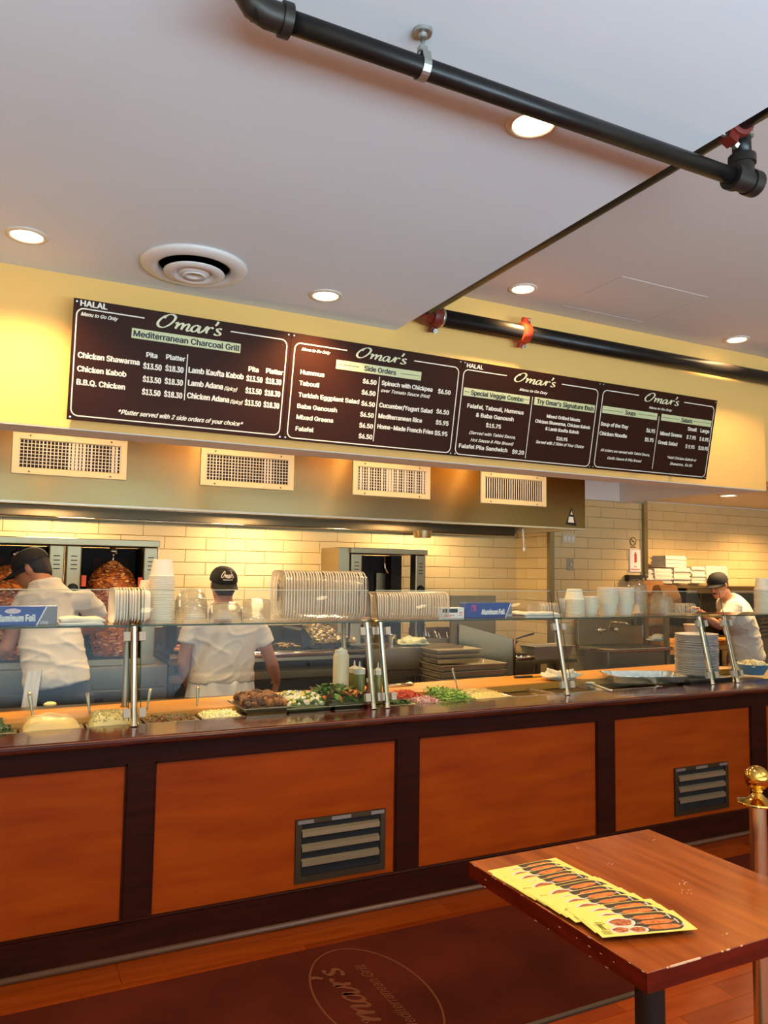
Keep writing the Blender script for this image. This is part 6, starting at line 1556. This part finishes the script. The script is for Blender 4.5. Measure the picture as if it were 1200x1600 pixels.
# cook at the right, in profile facing left
Yb = 5.20
t, D = person('person', 'cook in white shirt and black cap in profile packing paper bags', dict(
    hip=pt(1166, 1018, Yb), neck=pt(1137, 934, Yb), head=pt(1122, 914, Yb), shL=pt(1147, 948, Yb - .19), shR=pt(1144, 950, Yb + .17),
    elL=pt(1124, 978, Yb - .22), wrL=pt(1098, 963, Yb - .18), elR=pt(1118, 972, Yb + .14), wrR=pt(1086, 952, Yb - .02),
    hdL=(-1, .10, .15), pnL=(0, .3, -1), hdR=(-1, -.25, .15), pnR=(0, -.2, -1)),
    (-1, 0, 0), (-.92, -.10, -.38), (-.34, 0, 1), (-.95, -.10, -.28), dict(girth=1.10, hem=-.12, flare=1.06, cuff=.62, curve=.02), cap_tilt=.05)
P, Rt, Fd, V = D['P'], D['Rt'], D['Fd'], D['V']; hR, hF, hU = D['hR'], D['hF'], D['hU']
ms = MB(); q = lambda x, y, z: V['head'] + hR * x + hF * y + hU * z
ms.tube([q(-.03, .084, -.056), q(0, .102, -.049), q(.03, .084, -.056)], [.004, .006, .004], 8); obj('moustache', ms, hair_m, t, True)
ap = MB(); ap.loft([(P(-.75) + Fd * .05, Rt, Fd, .19, .19), (P(-.4) + Fd * .04, Rt, Fd, .195, .18), (P(-.05) + Fd * .03, Rt, Fd, .20, .155), (P(.04), Rt, Fd, .205, .160)], 36, 2.3)
fuse('apron', ap, shirt_m, .010, 2, lambda c: .009 * noise.noise(Vector((c.x * 20, c.y * 20, c.z * 3))), t)
obj('glove', MB().ell(tuple(V['wrR'] + Vector((-.02, 0, .0))), .05, .035, .03, 14), white_p, t, True, label='white glove cuff on the far hand')

# ================================================================== DINING SIDE: TABLE, FLYERS, RUG, POST
tx0, tx1, ty0, ty1 = 1.289, 2.005, 1.288, 1.990
t = thing('square_table', 'square cherry wood table with thick edge on a black column base', 'table', (1.65, 1.64, 0))
obj('tabletop', MB().box((tx0, ty0, .7065), (tx1, ty1, .7500)), table_m, t, bevel=.0018)
ed = MB()
ed.box((tx0 - .002, ty0 - .002, .7070), (tx1 + .002, ty0 + .001, .7485)).box((tx0 - .002, ty1 - .001, .7070), (tx1 + .002, ty1 + .002, .7485))
ed.box((tx0 - .002, ty0, .7070), (tx0 + .001, ty1, .7485)).box((tx1 - .001, ty0, .7070), (tx1 + .002, ty1, .7485))
obj('edge_band', ed, tedge_m, t)
sc_ = MB(); rnd = random.Random(5)
sc_.box((tx0 + .07, ty0 - .0026, .7475), (tx0 + .16, ty0 + .001, .7506))
for k in range(22):
    y = rnd.uniform(ty0, ty1); zz_ = rnd.choice([.7485, .7078, .7485, .73]) + rnd.uniform(-.001, .001); sc_.box((tx0 - .0026, y, zz_ - .0008), (tx0 - .0018, y + rnd.uniform(.003, .010), zz_ + .0006))
for k in range(10):
    x = rnd.uniform(tx0, tx1); sc_.box((x, ty0 - .0026, .7480), (x + rnd.uniform(.004, .012), ty0 + .0005, .7503))
obj('scuff_marks', sc_, scuff_m, t, kind='stuff')
cr_ = MB(); rnd = random.Random(9)
for (u, v, n, s) in ((1067, 1380, 8, .012), (1078, 1392, 6, .014), (905, 1326, 3, .008), (954, 1351, 4, .008), (1022, 1312, 3, .006), (1135, 1460, 4, .006)):
    c = oZ(u, v, .7503)
    for k in range(n):
        x, y = c[0] + rnd.gauss(0, s), c[1] + rnd.gauss(0, s * .7)
        if tx0 < x < tx1 and ty0 < y < ty1: cr_.ell((x, y, .7510), .0016, .0013, .0010, 6)
single('crumbs', cr_, scuff_m, 'pale crumbs scattered on the cherry table', 'crumbs', (1.7, 1.6, .75), kind='stuff')
obj('column', MB().tube([(1.65, 1.64, .03), (1.65, 1.64, .69)], .040, 28), black_m, t, 'auto')
obj('mounting_plate', MB().box((1.50, 1.49, .690), (1.80, 1.79, .7065)), black_m, t)
obj('base_plate', MB().lathe([(0, 0), (.27, 0), (.27, .010), (.10, .028), (.045, .045), (0, .045)], 40, c=(1.65, 1.64, .0)), black_m, t, 'auto')

# flyers
FW, FH = .246, .104
def make_flyer():
    m = MB(); nx = 8
    t = thing('flyer', 'yellow printed take-out flyer in the overlapping row on the table', 'flyer', (0, 0, 0), 0, 'overlapping yellow flyers')
    obj('sheet', MB().box((0, 0, 0), (FW, FH, .0011)), fly_y, t, local=True)
    z = .0012
    def poly(pts, dz=0.): return [(x, y, z + dz) for x, y in pts]
    dk = MB(); arc_ = [(FW * .80 + FW * .15 * math.cos(a), FH * .52 + FH * .46 * math.sin(a)) for a in [-PI / 2 + PI * k / 14 for k in range(15)]]
    dk.add(poly([(FW * .42, FH * .06)] + arc_ + [(FW * .42, FH * .98)]), [tuple(range(17))])
    obj('photo_ground', dk, fly_d, t, local=True)
    sk = MB(); rod = MB()
    for j, (yy, xs) in enumerate(((.76, .50), (.50, .52), (.24, .54))):
        n = 24; pts = [(FW * (xs + .17) + FW * .165 * math.copysign(abs(math.cos(a)) ** .5, math.cos(a)), FH * yy + FH * .105 * math.copysign(abs(math.sin(a)) ** .7, math.sin(a))) for a in [2 * PI * k / n for k in range(n)]]
        sk.add(poly(pts, .0002), [tuple(range(n))]); rod.add(poly([(FW * (xs - .04), FH * (yy - .012)), (FW * (xs + .40), FH * (yy - .012)), (FW * (xs + .40), FH * (yy + .012)), (FW * (xs - .04), FH * (yy + .012))], .0001), [(0, 1, 2, 3)])
        rod.add(poly([(FW * (xs + .37), FH * (yy - .14)), (FW * (xs + .385), FH * (yy - .14)), (FW * (xs + .395), FH * (yy + .10)), (FW * (xs + .38), FH * (yy + .10))], .0001), [(0, 1, 2, 3)])
    obj('skewer_print', sk, fly_o, t, local=True); obj('rod_print', rod, fly_s, t, local=True)
    ds = MB(); pl = MB()
    for (cx2, cy2, r_) in ((.33, .60, .27), (.25, .25, .19), (.42, .20, .19)):
        n = 18
        pl.add(poly([(FW * cx2 + FH * r_ * 1.3 * math.cos(a), FH * cy2 + FH * r_ * .9 * math.sin(a)) for a in [2 * PI * k / n for k in range(n)]], .0003), [tuple(range(n))])
        ds.add(poly([(FW * cx2 + FH * r_ * (1.0 + .14 * math.sin(5 * a)) * math.cos(a), FH * cy2 + FH * r_ * .66 * math.sin(a)) for a in [2 * PI * k / n for k in range(n)]], .0005), [tuple(range(n))])
    obj('plate_print', pl, fly_s, t, local=True); obj('dish_print', ds, fly_r, t, local=True)
    tx = MB()
    add_script(tx, Vector((FW * .07, FH * .70, z + .0002)), (.0, -1, 0), (1, 0, 0), FH * .42, FW * .085, .07)
    for k in range(5): tx.box((FW * (.045 + .022 * 0), FH * (.10 + k * .035), z), (FW * (.14 - .01 * (k % 2)), FH * (.115 + k * .035), z + .0002))
    obj('green_print', tx, fly_g, t, local=True)
    return t
f0 = make_flyer(); NF = 13; rnd = random.Random(21)
for i in range(NF):
    k = i / (NF - 1); f1 = f0 if i == 0 else copy_tree(f0)
    y = 1.80 + (1.422 - 1.80) * k; rz = .02 - .26 * k ** 2.2 + rnd.uniform(-.03, .03)
    f1['label'] = 'yellow flyer on top of the fan at the near end of the table' if i == NF - 1 else ('yellow flyer at the bottom of the fan, farthest from the camera' if i == 0 else 'yellow flyer in the middle of the overlapping fan, partly covered')
    f1.location = (1.292 + rnd.uniform(-.003, .008), y + rnd.uniform(-.006, .006), .7502 + i * .00125); f1.rotation_euler = (0, 0, rz)

# rug with faded logo
t = thing('rug', 'maroon runner rug with faded oval restaurant logo in front of the counter', 'rug', (1.5, 2.75, 0))
obj('pile', MB().box((-1.9, 2.335, 0), (6.6, 3.165, .008)), rug_m, t, bevel=.002)
obj('binding', MB().box((-1.9, 2.315, 0), (6.6, 2.335, .007)), rug_e, t)
obj('rear_binding', MB().box((-1.9, 3.165, 0), (6.6, 3.175, .004)), rug_m, t)
lg_ = MB(); ex, ey_ = 1.345, 2.735
ribbon(lg_, [(ex + .215 * math.cos(2 * PI * k / 60), ey_ + .375 * math.sin(2 * PI * k / 60), .0085) for k in range(60)], .008, True, nrm=(0, 0, 1))
add_script(lg_, Vector((1.300, 2.42, .0085)), (0, 1, 0), (-1, 0, 0), .56, .13, .062)
add_text(lg_, 'Mediterranean Grill', Vector((1.405, 2.46, .0085)), (0, 1, 0), (-1, 0, 0), .50, .042, .35, .01)
obj('faded_logo', lg_, rug_p, t)

# brass stanchion
sx_, sy_ = float(oZ(1183, 1217, .95)[0]), float(oZ(1183, 1217, .95)[1])
t = thing('brass_stanchion', 'brass crowd control post with ball top behind the table', 'stanchion', (sx_, sy_, 0))
obj('ball_finial', MB().ell((sx_, sy_, .953), .0395, .0395, .0395, 32), brass_m, t, True)
obj('neck', MB().lathe([(.012, .905), (.018, .912), (.014, .918), (.020, .925), (0, .93)], 28, c=(sx_, sy_, 0)).lathe([(0, .872), (.062, .872), (.064, .876), (.062, .880), (.03, .888), (.018, .900), (.012, .908)], 36, c=(sx_, sy_, 0)), brass_m, t, 'auto')
obj('tube', MB().tube([(sx_, sy_, .02), (sx_, sy_, .873)], .026, 28), mat('pale_brass_tube', (226, 204, 160), .26, 1.), t, 'auto')
obj('foot', MB().lathe([(0, 0), (.17, 0), (.17, .012), (.06, .035), (.03, .05), (0, .05)], 40, c=(sx_, sy_, 0)), brass_m, t, 'auto')
